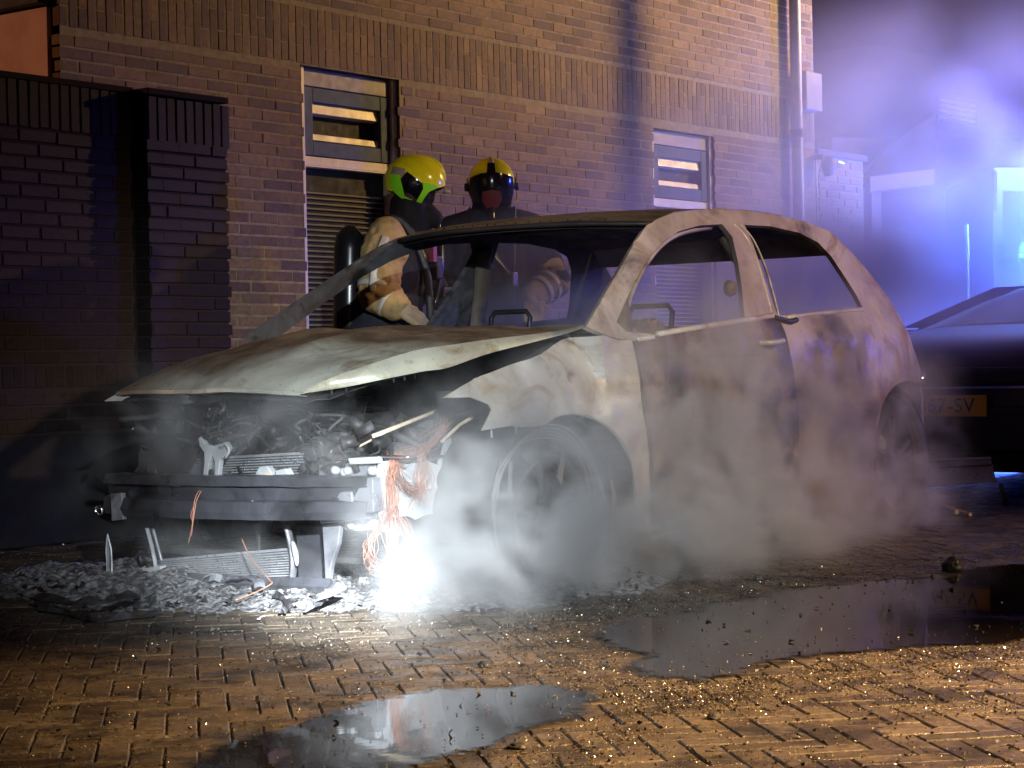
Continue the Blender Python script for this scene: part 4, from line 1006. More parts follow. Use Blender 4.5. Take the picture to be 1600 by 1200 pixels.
cu = bpy.data.curves.new('plate_text', 'FONT'); cu.body = '867-SV'; cu.size = .105; cu.align_x = 'CENTER'; cu.align_y = 'CENTER'; cu.extrude = .001; cu.space_character = 1.08
tmp = bpy.data.objects.new('tmp', cu); COL.objects.link(tmp); dg = bpy.context.evaluated_depsgraph_get(); me = bpy.data.meshes.new_from_object(tmp.evaluated_get(dg)); bpy.data.objects.remove(tmp)
tx = link('plate_characters', me, M['ink'], npl); tx.location = (PXF-.058, pcy-.035, .505); tx.rotation_euler = (math.pi/2, 0, -math.pi/2); me.materials.clear(); me.materials.append(M['ink'])
# fallen pale trim lying in front of it
ft = thing('fallen_bumper_strip', 'pale bent metal strip fallen on the ground under the parked car nose', 'metal strip', (4.9, -.4, 0))
a, b, c, d = ox(1438, 722, 4.95), ox(1548, 718, 4.95), ox(1557, 752, 4.86), ox(1440, 762, 4.86)
mid1, mid2 = a.lerp(d, .28)+Vector((.03, 0, 0)), b.lerp(c, .28)+Vector((.03, 0, 0)); mid3, mid4 = a.lerp(d, .36)+Vector((.0, 0, 0)), b.lerp(c, .36)
MB().grid([[a, b], [a.lerp(d, .2), b.lerp(c, .2)], [mid1, mid2], [mid3, mid4], [d, c]]).build('strip', M['steel'], ft, solid=.006)
MB().tube([a+Vector((0, 0, .006)), b+Vector((0, 0, .006))], .008, 6).build('rolled_edge', M['steel_lt'], ft)
MB().tube([c+Vector((.05, 0, -.02)), Vector((c.x+.12, c.y, .0))], .012, 6).build('stay', M['iron'], ft)
MB().tube([d+Vector((.05, 0.02, -.02)), Vector((d.x+.12, d.y, .0))], .012, 6).build('stay', M['iron'], ft)
# ------------------------------------------------------------------ rescue vehicle with blue lamp at the far right
rv = thing('rescue_vehicle', 'pale emergency vehicle with a glaring blue lamp half lost in smoke at the right edge', 'emergency vehicle', tuple(od(1640, 600, 18.5))[:2]+(0,))
fbox('body', 1552, 262, 1900, 500, 18.2, 2.0, M['whitepaint'], rv)
fbox('skirt', 1552, 502, 1900, 590, 18.25, 1.9, M['blackplastic'], rv)
fbox('side_window', 1568, 300, 1700, 362, 18.17, .02, M['glass'], rv)
fbox('reflective_stripe', 1553, 430, 1899, 452, 18.17, .02, M['reflect'], rv)
fbox('door_edge', 1553, 268, 1558, 330, 18.15, .03, M['chrome'], rv)
fbox('door_edge', 1700, 268, 1704, 500, 18.15, .03, M['chrome'], rv)
for xx in (1600, 1820):
    c_ = od(xx, 592, 18.3); MB().lathe(c_, -_f, [(0, .04), (.2, .06), (.36, .02), (.38, -.2)], 24).build('wheel', M['tyre'], rv, smooth=True)
bp_ = od(1606, 392, 17.4)
MB().lathe(bp_-Vector((0, 0, .06)), (0, 0, 1), [(.08, 0), (.085, .02), (.07, .10), (.04, .14), (0, .15)], 18).build('blue_lamp', M['lamp_blue'], rv, smooth=True)
MB().tube([bp_-Vector((0, 0, .06)), od(1606, 400, 18.25)], .03, 8).build('lamp_bracket', M['blackplastic'], rv)
pg = thing('guard_post', 'thin reflective post glinting blue in the smoke left of the emergency vehicle', 'post', tuple(od(1510, 600, 17))[:2]+(0,))
g0, g1 = od(1511, 405, 17.0), od(1509, 350, 17.0)
MB().tube([Vector((g0.x, g0.y, 0)), g1], .022, 8).build('post', M['pipe'], pg); MB().tube([g0, g1], .026, 8).build('reflective_band', M['reflect'], pg)

# ------------------------------------------------------------------ firefighters
def remeshed(mb, name, voxel=.012, smooth=3):
    me = mb.mesh(name); o = bpy.data.objects.new('tmp', me); COL.objects.link(o)
    q = o.modifiers.new('r', 'REMESH'); q.mode = 'VOXEL'; q.voxel_size = voxel
    q = o.modifiers.new('s', 'SMOOTH'); q.factor = .6; q.iterations = smooth
    dg = bpy.context.evaluated_depsgraph_get(); dg.update(); out = bpy.data.meshes.new_from_object(o.evaluated_get(dg)); bpy.data.objects.remove(o); out.name = name; return out
def ball(mb, c, r, sq=(1, 1, 1), n=16, mtx=None):
    V = []; F_ = []; c = Vector(c)
    for i in range(n//2+1):
        th = math.pi*i/(n//2)
        for k in range(n):
            ph = 2*math.pi*k/n; p = Vector((r*sq[0]*math.sin(th)*math.cos(ph), r*sq[1]*math.sin(th)*math.sin(ph), r*sq[2]*math.cos(th)))
            V.append(c+(mtx @ p if mtx else p))
    for i in range(n//2):
        for k in range(n): F_.append((i*n+k, (i+1)*n+k, (i+1)*n+(k+1) % n, i*n+(k+1) % n))
    return mb.add(V, F_)
def limb(mb, pts, rs):
    pts = [Vector(p) for p in pts]; mb.tube(pts, rs, 14)
    for p, r_ in zip(pts, rs): ball(mb, p, r_*.995, n=14)
def folds(me, amp=.006, s=14, seed=0):
    for v in me.vertices:
        c = v.co; n = mn.noise(Vector((c.x*s*.5, c.y*s*.5, c.z*s+seed))); n2 = mn.noise(Vector((c.x*s*2, c.y*s*2, c.z*s*2.2+seed)))
        v.co += v.normal*(amp*n+amp*.4*n2)
def skinmesh(name, mb, material, parent, voxel=.012, fold=0, smooth=3, seed=0):
    me = remeshed(mb, name, voxel, smooth)
    if fold: folds(me, fold, seed=seed)
    me.materials.clear(); me.materials.append(material); me.polygons.foreach_set('use_smooth', [True]*len(me.polygons))
    return link(name, me, material, parent)
def fabric(name, c, rough=.85, amt=.35):
    m = simple(name, c, rough, 0, amt, 9, .4, .2); return m
M['coat_tan'] = fabric('tan_coat', (.40, .27, .12)); M['coat_dark'] = fabric('dark_coat', (.025, .024, .035)); M['black_cloth'] = fabric('black_cloth', (.010, .010, .012))
M['glove'] = fabric('glove_leather', (.45, .34, .20)); M['skin'] = simple('skin', (.45, .25, .17), .5, bs=0); M['redcloth'] = fabric('orange_red_patch', (.75, .09, .03))
M['helmet'] = mat('yellow_helmet', (.90, .80, .01), .18, 0, .6); t = NT(M['helmet']); t.col(t.ramp(t.noise(14, 5, .7), [(.3, (.80, .66, .01)), (.6, (.92, .84, .012))]))
M['lime'] = mat('lime_trim', (.30, .85, .02), .4); M['visor'] = mat('dark_visor', (.006, .006, .012), .07, 0, .9); M['helmetgrey'] = mat('helmet_label', (.40, .30, .22), .5)
M['cyl'] = mat('air_cylinder', (.010, .010, .012), .25, 0, .6); M['mask'] = mat('face_mask', (.010, .008, .014), .15)
M['maskred'] = mat('mask_red_face', (.20, .03, .03), .45)
def hand(parent, wrist, d, up, material, side_=1, curl=.6, s=1.0):
    """palm, four bent fingers of unequal length and a thumb from the side of the palm"""
    d = Vector(d).normalized(); up = (Vector(up)-d*Vector(up).dot(d)).normalized(); sd = d.cross(up)*side_; wrist = Vector(wrist); mb = MB()
    limb(mb, [wrist, wrist+d*.03*s], [.032*s, .034*s])
    for k in range(4):
        o = (k-1.5)*.021*s; b0 = wrist+d*.035*s+sd*o*.8; b1 = wrist+d*.095*s+sd*o; limb(mb, [b0, b1], [.018*s, .0145*s])
        L = (.030, .036, .034, .026)[k]*s; a = curl; p = b1; rr = [.0125*s]; P_ = [b1]
        for q in range(3):
            dd = (d*math.cos(a)-up*math.sin(a)).normalized(); p = p+dd*L*(1, .8, .65)[q]; P_.append(p); rr.append((.0118-.0012*q)*s); a += curl*.9
        limb(mb, P_, rr)
    tb = wrist+d*.03*s-sd*.030*s; t1 = tb-sd*.024*s+d*.032*s-up*.008*s; t2 = t1+d*.028*s-up*.018*s+sd*.008*s
    limb(mb, [tb, t1, t2], [.018*s, .014*s, .0115*s])
    return skinmesh('glove', mb, material, parent, .006, 0, 2)
def ell_patch(outline, ax_, rad, off, mtx, front, step=.02, sgn=1):
    """outline in a view plane of an ellipsoid, lifted on to its surface; front: 'x' uses (y,z), 'y' uses (x,z)"""
    v, f = cdt(outline, (), step); out = []
    for a, b in v:
        if front == 'y':
            q = max(.02, 1-(a/rad[0])**2-(b/rad[2])**2); p = Vector((a, sgn*rad[1]*math.sqrt(q), b))
        else:
            q = max(.02, 1-(a/rad[1])**2-(b/rad[2])**2); p = Vector((rad[0]*math.sqrt(q), a, b))
        out.append(mtx @ (p*(1+off)))
    return MB().add(out, f)
def helmet(parent, centre, yaw, pitch, roll=0.0, visor_down=False):
    """jet-style fire helmet; local +x looks forward"""
    mtx = Matrix.Translation(centre) @ Matrix.Rotation(yaw, 4, 'Z') @ Matrix.Rotation(pitch, 4, 'Y') @ Matrix.Rotation(roll, 4, 'X')
    rad = (.150, .122, .135); V = []; F_ = []; N = 36; R_n = 14
    def shell_pt(th, ph, k=1.0):
        c_ = math.cos(ph); x = rad[0]*math.sin(th)*c_*k; y = rad[1]*math.sin(th)*math.sin(ph)*k; z = rad[2]*math.cos(th)*k
        if c_ > 0 and th > 1.2: x *= 1+.10*(th-1.2)*c_
        return Vector((x, y, z))
    for i in range(R_n+1):
        for k in range(N):
            ph = 2*math.pi*k/N; lim = 1.52+.62*(.5-.5*math.cos(ph))**1.0; lim = 1.50+ .55*(1-math.cos(ph))/2+.22*abs(math.sin(ph))
            th = max(.001, lim*i/R_n); V.append(mtx @ shell_pt(th, ph))
    for i in range(R_n):
        for k in range(N): F_.append((i*N+k, (i+1)*N+k, (i+1)*N+(k+1) % N, i*N+(k+1) % N))
    sh = MB().add(V, F_).build('helmet', M['helmet'], parent, smooth=True, solid=.006)
    # comb ridge
    MB().tube([mtx @ (shell_pt(th, 0)*1.005) for th in np.linspace(.15, 1.35, 10)], [.006+.012*math.sin(math.pi*i/9) for i in range(10)], 8, flat=.9).build('comb', M['helmetgrey'] if visor_down else M['helmet'], sh, smooth=True)
    for sg in (-1, 1):
        ell_patch([(-.035, .030), (.045, -.012), (.052, -.035), (.030, -.095), (-.028, -.080), (-.058, -.006)], 0, rad, .075, mtx, 'y', .012, sg).build('side_screen', M['visor'], sh, smooth=True, solid=.004)
        ell_patch([(-.115, .010), (-.070, .010), (-.058, -.010), (-.040, -.055), (-.028, -.084), (.030, -.100), (.050, -.040), (.052, -.015), (.045, -.004), (.105, -.004), (.118, -.016), (.080, -.045), (.060, -.085), (.046, -.118), (.020, -.116), (-.030, -.102), (-.070, -.080), (-.108, -.050)], 0, rad, .045, mtx, 'y', .012, sg).build('ear_guard', M['lime'] if not visor_down else M['iron'], sh, smooth=True, solid=.005)
        ell_patch([(-.112, .050), (-.050, .045), (-.045, .020), (-.064, -.002), (-.120, .002)], 0, rad, .03, mtx, 'y', .02, sg).build('reflective_label', M['helmetgrey'], sh, smooth=True)
        MB().lathe(mtx @ Vector((.0, sg*.125, -.02)), mtx.to_3x3() @ Vector((0, sg, 0)), [(0, .022), (.02, .02), (.024, 0)], 14).build('visor_pivot', M['iron'], sh, smooth=True)
    if visor_down:
        ell_patch([(-.108, .020), (-.06, .040), (-.022, .050), (-.018, .098), (.018, .098), (.022, .050), (.06, .040), (.108, .020), (.112, -.03), (.098, -.105), (.055, -.150), (-.055, -.150), (-.098, -.105), (-.112, -.03)], 0, (.158, .135, .20), .05, mtx, 'x', .015).build('face_visor', M['mask'], sh, smooth=True, solid=.004)
        ell_patch([(-.045, -.045), (.0, -.038), (.045, -.045), (.050, -.085), (.030, -.125), (-.030, -.125), (-.050, -.085)], 0, (.158, .135, .20), .075, mtx, 'x', .012).build('lit_face_window', M['maskred'], sh, smooth=True)  # red light on the face is put into this patch's colour
        ell_patch([(-.105, .026), (-.05, .046), (.05, .046), (.105, .026), (.107, .016), (.05, .036), (-.05, .036), (-.107, .016)], 0, (.158, .135, .20), .065, mtx, 'x', .012).build('visor_rim', M['visor'], sh, smooth=True, solid=.003)
    else:
        MB().tube([mtx @ Vector(q) for q in ((.150, 0, -.018), (.168, 0, -.020), (.185, .0, -.022))], [.014, .011, .008], 8).build('torch_clip', M['helmetgrey'], sh, smooth=True)
    return sh, mtx
def Wp(x, y, Y): return oy(x, y, Y)
def reflect_band(mb, p, q, r0, w_=.03):
    """cuff band round a limb between p and q at radius r0"""
    p, q = Vector(p), Vector(q); mb.lathe((p+q)/2, q-p, [(r0*.98, -w_/2), (r0, -w_/2), (r0, w_/2), (r0*.98, w_/2)], 18)
def head(mb, c, fwd, r_=.098):
    c = Vector(c); f2 = Vector(fwd).normalized(); ball(mb, c, r_, (1, .86, 1.15)); ball(mb, c+f2*.03+Vector((0, 0, -.06)), r_*.72, (1, .8, .9))
    ball(mb, c+f2*.100+Vector((0, 0, -.02)), .017, (1, .8, 1.5)); s_ = f2.cross(Vector((0, 0, 1)))
    for k in (-1, 1): ball(mb, c+s_*k*.085+Vector((0, 0, -.015)), .022, (1, .5, 1.4)); ball(mb, c+f2*.08+s_*k*.033+Vector((0, 0, .012)), .013)
    ball(mb, c+f2*.088+Vector((0, 0, -.066)), .018, (.6, 1.3, .5))
# -- first: in profile, looking right, leaning in at the window
p1 = thing('person', 'firefighter in tan coat with black air cylinder, side-on in a yellow and lime helmet', 'person', (3.05, 1.6, 0))
hc = Wp(648, 290, 1.62); D0 = proj(hc)[2]; F1 = Vector((_R.x, _R.y, 0)).normalized(); N1 = -Vector((_f.x, _f.y, 0)).normalized()
nk = hc-F1*.03+Vector((0, 0, -.20)); ch = nk-F1*.08+Vector((0, 0, -.20)); pe = Vector((ch.x-F1.x*.06, ch.y-F1.y*.06, .95))
sn = od(604, 372, D0-.20); sf = od(628, 366, D0+.18)
en = od(590, 456, D0-.26); wn_ = od(622, 480, D0-.30); ef = od(664, 425, D0+.16); wf = od(690, 472, D0+.02)
kn = [pe+N1*.11+F1*.05+Vector((0, 0, -.45)), pe-N1*.13-F1*.03+Vector((0, 0, -.45))]; ft_ = [Vector((kn[0].x-F1.x*.04, kn[0].y-F1.y*.04, .09)), Vector((kn[1].x-F1.x*.1, kn[1].y-F1.y*.1, .09))]
b = MB(); head(b, hc+Vector((0, 0, -.01)), F1); limb(b, [hc-F1*.02+Vector((0, 0, -.08)), nk], [.062, .066]); limb(b, [nk+Vector((0, 0, -.05)), ch, pe], [.10, .15, .14])
for s_, e_, w_ in ((sn, en, wn_), (sf, ef, wf)): limb(b, [s_, e_, w_], [.062, .048, .034])
for k_, f3 in zip(kn, ft_): limb(b, [pe+(k_-pe)*.2, k_, f3], [.095, .065, .05]); ball(b, f3+F1*.05+Vector((0, 0, -.04)), .06, (1.3, 1.3, .7))
skinmesh('body', b, M['black_cloth'], p1, .014)
b = MB(); limb(b, [nk-F1*.02+Vector((0, 0, .01)), nk-F1*.03+Vector((0, 0, -.08)), ch-F1*.02, pe+Vector((0, 0, .06)), pe+Vector((0, 0, -.12))], [.085, .13, .195, .19, .20])
limb(b, [sf, sf+(ef-sf)*.5, ef, wf+(ef-wf)*.12], [.115, .10, .085, .065])
skinmesh('coat', b, M['coat_dark'], p1, .013, .008)
b = MB(); limb(b, [sn+N1*-.03+Vector((0, 0, .0)), sn+(en-sn)*.25, sn+(en-sn)*.6, en], [.105, .118, .108, .098]); limb(b, [en, en+(wn_-en)*.5, wn_+(en-wn_)*.1], [.10, .085, .072])
slv = skinmesh('coat_sleeve', b, M['coat_tan'], p1, .009, .020, seed=4)
b = MB(); reflect_band(b, en+(sn-en)*.05, en+(sn-en)*.12, .106, .03); reflect_band(b, wn_+(en-wn_)*.35, wn_+(en-wn_)*.45, .086, .025); b.build('reflective_cuff', M['reflect'], p1, smooth=True)
b = MB(); P_ = [sn+N1*.105-F1*.0+Vector((0, 0, -.0)), sn+(en-sn)*.35+N1*.118-F1*.02, sn+(en-sn)*.65+N1*.108-F1*.025, en+N1*.098-F1*.02]; b.tube(P_, .022, 6, flat=.25, up=tuple(F1)); b.build('reflective_stripe', M['reflect'], p1, smooth=True)
hand(p1, wn_, F1*.8+Vector((0, 0, -.5)), N1*.5+Vector((0, 0, .8)), M['glove'], 1, .45, 1.25); hand(p1, wf, F1*.8+Vector((0, 0, -.3)), (0, 0, 1), M['black_cloth'], -1, .6, 1.2)
for k_, f3 in zip(kn, ft_):
    b = MB(); limb(b, [pe+(k_-pe)*.15, k_, f3+Vector((0, 0, .05))], [.135, .105, .095]); skinmesh('trouser_leg', b, M['coat_dark'], p1, .016, .008)
    b = MB(); limb(b, [f3+Vector((0, 0, .12)), f3], [.07, .065]); ball(b, f3+F1*.06+Vector((0, 0, -.03)), .075, (1.3, 1.3, .72)); skinmesh('boot', b, M['black_cloth'], p1, .012)
b = MB(); limb(b, [hc-F1*.03+Vector((0, 0, -.10)), nk+Vector((0, 0, -.02))], [.10, .105]); limb(b, [hc+F1*.05+Vector((0, 0, -.14)), hc+F1*.09+Vector((0, 0, -.17))], [.06, .05]); skinmesh('hood_and_mask', b, M['black_cloth'], p1, .012, .004)
helmet(p1, hc+Vector((0, 0, .02)), math.atan2(F1.y, F1.x), .20)
ct = od(547, 352, D0-.03); cbm = ct-F1*.02+Vector((0, 0, -.58)); ax_ = (ct-cbm)
ac = MB().lathe(cbm, ax_, [(0, -.01), (.05, 0), (.078, .05), (.080, .10), (.080, .46), (.070, .53), (.04, .565), (.02, .58), (0, .585)], 24).build('air_cylinder', M['cyl'], p1, smooth=True)
b = MB(); b.tube([cbm+F1*.09+Vector((0, 0, .02)), ct+F1*.10+Vector((0, 0, -.06))], .035, 8, flat=3.0, up=tuple(F1)); b.build('back_plate', M['black_cloth'], p1, smooth=True)
MB().lathe(cbm+Vector((0, 0, -.05)), ax_, [(.018, 0), (.03, .01), (.03, .04), (.018, .05)], 12).build('valve', M['iron'], p1)
MB().tube(smooth_line([ct+F1*.10+N1*.1+Vector((0, 0, -.02)), nk-F1*.04+N1*.13+Vector((0, 0, .02)), ch+F1*.16+N1*.12+Vector((0, 0, -.02)), ch+F1*.18+N1*.10+Vector((0, 0, -.30))], 5), .020, 6, flat=.4).build('shoulder_strap', M['iron'], p1, smooth=True)
MB().tube(smooth_line([hc+F1*.11+Vector((0, 0, -.18)), ch+F1*.24+N1*.04+Vector((0, 0, .02)), ch+F1*.20+N1*.08+Vector((0, 0, -.22))], 5), .016, 8).build('breathing_hose', M['cyl'], p1, smooth=True)
b = MB(); b.box(ch+F1*.21+N1*.06+Vector((0, 0, -.02)), (.05, .06, .12)); b.box(ch+F1*.23+Vector((0, 0, -.16)), (.07, .10, .09)); b.build('chest_gear', M['iron'], p1, bevel=.01)
MB().box(ch+F1*.20+N1*.12+Vector((0, 0, .05)), (.03, .03, .09)).build('gauge', M['maskred'], p1, bevel=.003)
# -- second: facing the camera behind the roof edge
p2 = thing('person', 'firefighter facing the camera with dark visor down and an orange-red shoulder patch', 'person', (3.9, 1.7, 0))
hc = Wp(768, 292, 1.70); fw = Vector((CAM.x-hc.x, CAM.y-hc.y, 0)).normalized(); rt = Vector((-fw.y, fw.x, 0))   # rt: his left, screen right
if rt.dot(_R) < 0: rt = -rt
nk = hc+Vector((0, 0, -.19)); ch = nk+Vector((0, 0, -.22))+fw*.02; pe = Vector((ch.x, ch.y, .95))
sR, sL = nk+rt*.20+Vector((0, 0, -.07)), nk-rt*.20+Vector((0, 0, -.07))
eR = sR+rt*.12+Vector((0, 0, -.26))+fw*.10; wR = Wp(832, 462, 1.40); eL = sL-rt*.10+Vector((0, 0, -.26))+fw*.12; wL = Wp(722, 482, 1.35)
b = MB(); head(b, hc, fw); limb(b, [hc+Vector((0, 0, -.08)), nk], [.062, .066]); limb(b, [nk+Vector((0, 0, -.05)), ch, pe], [.10, .15, .14])
kn = [pe+rt*.11+Vector((0, 0, -.45)), pe-rt*.11+Vector((0, 0, -.45))]; ft_ = [Vector((q.x, q.y, .09)) for q in kn]
for s_, e_, w_ in ((sR, eR, wR), (sL, eL, wL)): limb(b, [s_, e_, w_], [.062, .048, .034])
for k_, f3 in zip(kn, ft_): limb(b, [pe+(k_-pe)*.2, k_, f3], [.095, .065, .05]); ball(b, f3+fw*.06+Vector((0, 0, -.04)), .06, (1.4, 1.4, .7))
skinmesh('body', b, M['black_cloth'], p2, .014)
b = MB(); limb(b, [nk+Vector((0, 0, .0)), nk+Vector((0, 0, -.08)), ch, pe+Vector((0, 0, .06)), pe+Vector((0, 0, -.12))], [.09, .15, .20, .19, .20]); limb(b, [sL, nk, sR], [.12, .12, .12])
limb(b, [sL, sL+(eL-sL)*.5, eL, wL+(eL-wL)*.1], [.12, .105, .09, .07]); limb(b, [sR, sR+(eR-sR)*.5, eR], [.12, .105, .095])
skinmesh('coat', b, M['coat_dark'], p2, .013, .008, seed=9)
b = MB(); limb(b, [eR+(sR-eR)*.25, eR, eR+(wR-eR)*.5, wR+(eR-wR)*.1], [.10, .092, .082, .070]); skinmesh('coat_sleeve', b, M['coat_tan'], p2, .009, .020, seed=2)
b = MB(); reflect_band(b, wR+(eR-wR)*.3, wR+(eR-wR)*.4, .082, .03); reflect_band(b, wR+(eR-wR)*.62, wR+(eR-wR)*.7, .091, .03); b.build('reflective_cuff', M['reflect'], p2, smooth=True)
hand(p2, wR, Vector((-.4, -.3, -.75)), fw, M['glove'], 1, .5, 1.2); hand(p2, wL, Vector((.4, -.5, -.6)), fw, M['black_cloth'], -1, .5, 1.2)
for k_, f3 in zip(kn, ft_):
    b = MB(); limb(b, [pe+(k_-pe)*.15, k_, f3+Vector((0, 0, .05))], [.135, .105, .095]); skinmesh('trouser_leg', b, M['coat_dark'], p2, .016, .008)
    b = MB(); limb(b, [f3+Vector((0, 0, .12)), f3], [.07, .065]); ball(b, f3+fw*.06+Vector((0, 0, -.03)), .075, (1.4, 1.4, .72)); skinmesh('boot', b, M['black_cloth'], p2, .012)
b = MB(); limb(b, [hc+Vector((0, 0, -.11)), nk+Vector((0, 0, -.05))], [.112, .13]); skinmesh('hood', b, M['black_cloth'], p2, .012, .004)
helmet(p2, hc+Vector((0, 0, .02)), math.atan2(fw.y, fw.x), .06, 0, True)
MB().grid([[sR+rt*(-.02+.05*i)+fw*(.075+.02*math.sin(i))+Vector((0, 0, .085-.055*i*j/3-.02*j)) for i in range(3)] for j in range(4)]).build('shoulder_patch', M['redcloth'], p2, smooth=True, solid=.012)
MB().grid([[sL+rt*(.08+.035*i)+fw*.135+Vector((0, 0, .02-.05*j)) for i in range(3)] for j in range(4)]).build('chest_patch', M['redcloth'], p2, smooth=True, solid=.01)
for sg in (-1, 1): MB().tube(smooth_line([nk+rt*sg*.11+Vector((0, 0, .02))-fw*.1, nk+rt*sg*.12+Vector((0, 0, .045))+fw*.10, ch+rt*sg*.11+fw*.215, pe+rt*sg*.10+fw*.22+Vector((0, 0, .12))], 5), .026, 6, flat=.35).build('shoulder_strap', M['iron'], p2, smooth=True)
MB().tube(smooth_line([hc+fw*.15+Vector((0, 0, -.13)), ch+fw*.27+Vector((0, 0, .05)), ch+fw*.24+rt*.12+Vector((0, 0, -.12))], 5), .017, 8).build('breathing_hose', M['cyl'], p2, smooth=True)
b = MB(); b.box(ch+fw*.25+rt*.10+Vector((0, 0, -.10)), (.05, .05, .08)); b.build('chest_lamp', M['chrome'], p2, bevel=.01)
MB().lathe(pe+Vector((0, 0, .1))-fw*.27, (0, 0, 1), [(0, 0), (.07, .02), (.08, .08), (.08, .42), (.04, .52), (0, .53)], 20).build('air_cylinder', M['cyl'], p2, smooth=True)

# ------------------------------------------------------------------ burnt debris heaped round the nose of the car
am = mat('wet_ash', (.10, .10, .105), .5, 0, .5); t = NT(am)
t.col(t.mix(t.ramp(t.noise(34, 7, .75), [(.45, (0,)*3), (.62, (1,)*3)]), (.05, .05, .053), (.46, .46, .47)))
t.rough(t.ramp(t.noise(60, 5, .7), [(.35, (.22,)*3), (.65, (.7,)*3)])); t.bump(t.math('ADD', t.noise(45, 6, .75), t.math('MULTIPLY', t.noise(160, 4, .8), .5)), 1.0, .018)
M['ash'] = am
def ash_mask(x, y):
    px, py, dz = proj((x, y, 0))
    lo = 958+8*mn.noise(Vector((px/60, 1, 5)))+6*mn.noise(Vector((px/18, 4, 5)))
    if px < 180: lo -= (180-px)*.13
    if px > 820: lo -= (px-820)*.16
    m_ = min(1, max(0, (lo-py)/24)); m_ *= min(1, max(0, (1080-px)/120)); m_ *= min(1, max(0, (px+140)/90))
    return m_
G = 150; gx, gy = np.linspace(-1.15, 1.7, G), np.linspace(-1.35, 1.15, G); Hh = []
for i in range(G):
    row = []
    for j in range(G):
        x, y = gx[i], gy[j]; k = ash_mask(x, y); q = Vector((x*5, y*5, 1)); r1_ = 1-abs(mn.noise(Vector((x*9, y*9, 4)))); r2_ = abs(mn.noise(Vector((x*26, y*26, 4))))
        h = .012+.035*max(0, mn.noise(q)+.25)+.020*r1_*r1_+.018*r2_+.012*abs(mn.noise(Vector((x*60, y*60, 2))))
        h += .055*math.exp(-((x+.08)/.16)**2-((y+.62)/.16)**2)+.03*math.exp(-((x-.1)/.3)**2-((y-.3)/.35)**2)+.03*math.exp(-((x-.55)/.22)**2-((y+.85)/.16)**2)
        row.append((x, y, -.006+h*k-.012*(k <= 0)))
    Hh.append(row)
ash = MB().grid(Hh).build('ash_heap', M['ash'], smooth=False, kind='stuff')
M['char'] = burnt('charred_plastic', (.045, .045, .048), (.05, .035, .03), (.008, .008, .008), (.02, .02, .022), .38, .55, .5, .1, 18)
ck = MB()
for k in range(900):
    x, y = rnd.uniform(-1.0, 1.2), rnd.uniform(-1.25, 1.0); mk = ash_mask(x, y)
    if mk <= 0 and rnd.random() > .06: continue
    V, F_ = crumb(rnd.uniform(.006, .022)*(1 if mk > 0 else .7), .7); ck.add([v+Vector((x, y, .012+.03*mk)) for v in V], F_)
for k in range(160):
    p = oz(rnd.uniform(0, 1600), rnd.uniform(870, 1190)); V, F_ = crumb(rnd.uniform(.006, .014), .6); ck.add([v+Vector((p.x, p.y, .008)) for v in V], F_)
ck.build('char_chunks', M['char'], kind='stuff')
fl_ = MB()
for k in range(70):
    x, y = rnd.uniform(-.9, 1.0), rnd.uniform(-1.15, .9)
    if ash_mask(x, y) < .2: continue
    a = rnd.uniform(0, 6.3); L = rnd.uniform(.03, .12); d = Vector((math.cos(a), math.sin(a), 0)); n_ = Vector((-d.y, d.x, 0)); w_ = rnd.uniform(.006, .025); z = .05; rows = []
    for q in range(6): c = Vector((x, y, z+.02*math.sin(q*rnd.uniform(.4, .9))))+d*L*(q/5-.5); rows.append([c-n_*w_, c+Vector((0, 0, .006)), c+n_*w_])
    fl_.grid(rows)
fl_.build('ash_flakes', M['steel'], kind='stuff')
def curled(name, label, cat, px, z, w_, material, th=.006):
    P_ = smooth_line([oz(x, y, z+dz) for x, y, dz in px], 5); rows = []
    for i, p in enumerate(P_):
        d = (P_[min(i+1, len(P_)-1)]-P_[max(i-1, 0)]).normalized(); n_ = Vector((-d.y, d.x, 0)); ww = w_*(.5+.5*abs(math.sin(i*.5+1)))
        rows.append([p-n_*ww-Vector((0, 0, .01)), p+Vector((0, 0, .012*math.sin(i))), p+n_*ww-Vector((0, 0, .006*(i % 3)))])
    return tag(MB().grid(rows).build(name, material, None, smooth=True, solid=th), label, cat)
curled('charred_panel_strip', 'long wavy black plastic strip lying at the left end of the ash', 'plastic strip', [(60, 930, .02), (110, 938, .03), (160, 936, .035), (205, 928, .03), (214, 936, .01)], .02, .035, M['char'])
curled('charred_hose', 'thin black burnt hose curving along the front edge of the ash at left', 'hose', [(60, 948, .01), (110, 956, .01), (150, 966, .008), (200, 962, .008), (250, 954, .01)], .008, .010, M['char'])
curled('curled_metal_sheet', 'curled pale metal sheet sticking up in the brightest patch of ash', 'metal sheet', [(478, 950, .01), (496, 940, .03), (510, 926, .06), (530, 915, .07)], .01, .028, M['steel'])
curled('melted_trim', 'bent pale trim strip lying right of the bright ash patch', 'trim strip', [(632, 900, .03), (640, 915, .02), (648, 935, .02), (668, 938, .01)], .01, .012, M['steel_lt'])
curled('charred_cable', 'looped black cable lying on the paving between ash and puddle', 'cable', [(430, 928, .02), (446, 935, .02), (452, 948, .012), (440, 953, .01)], .01, .01, M['char'])
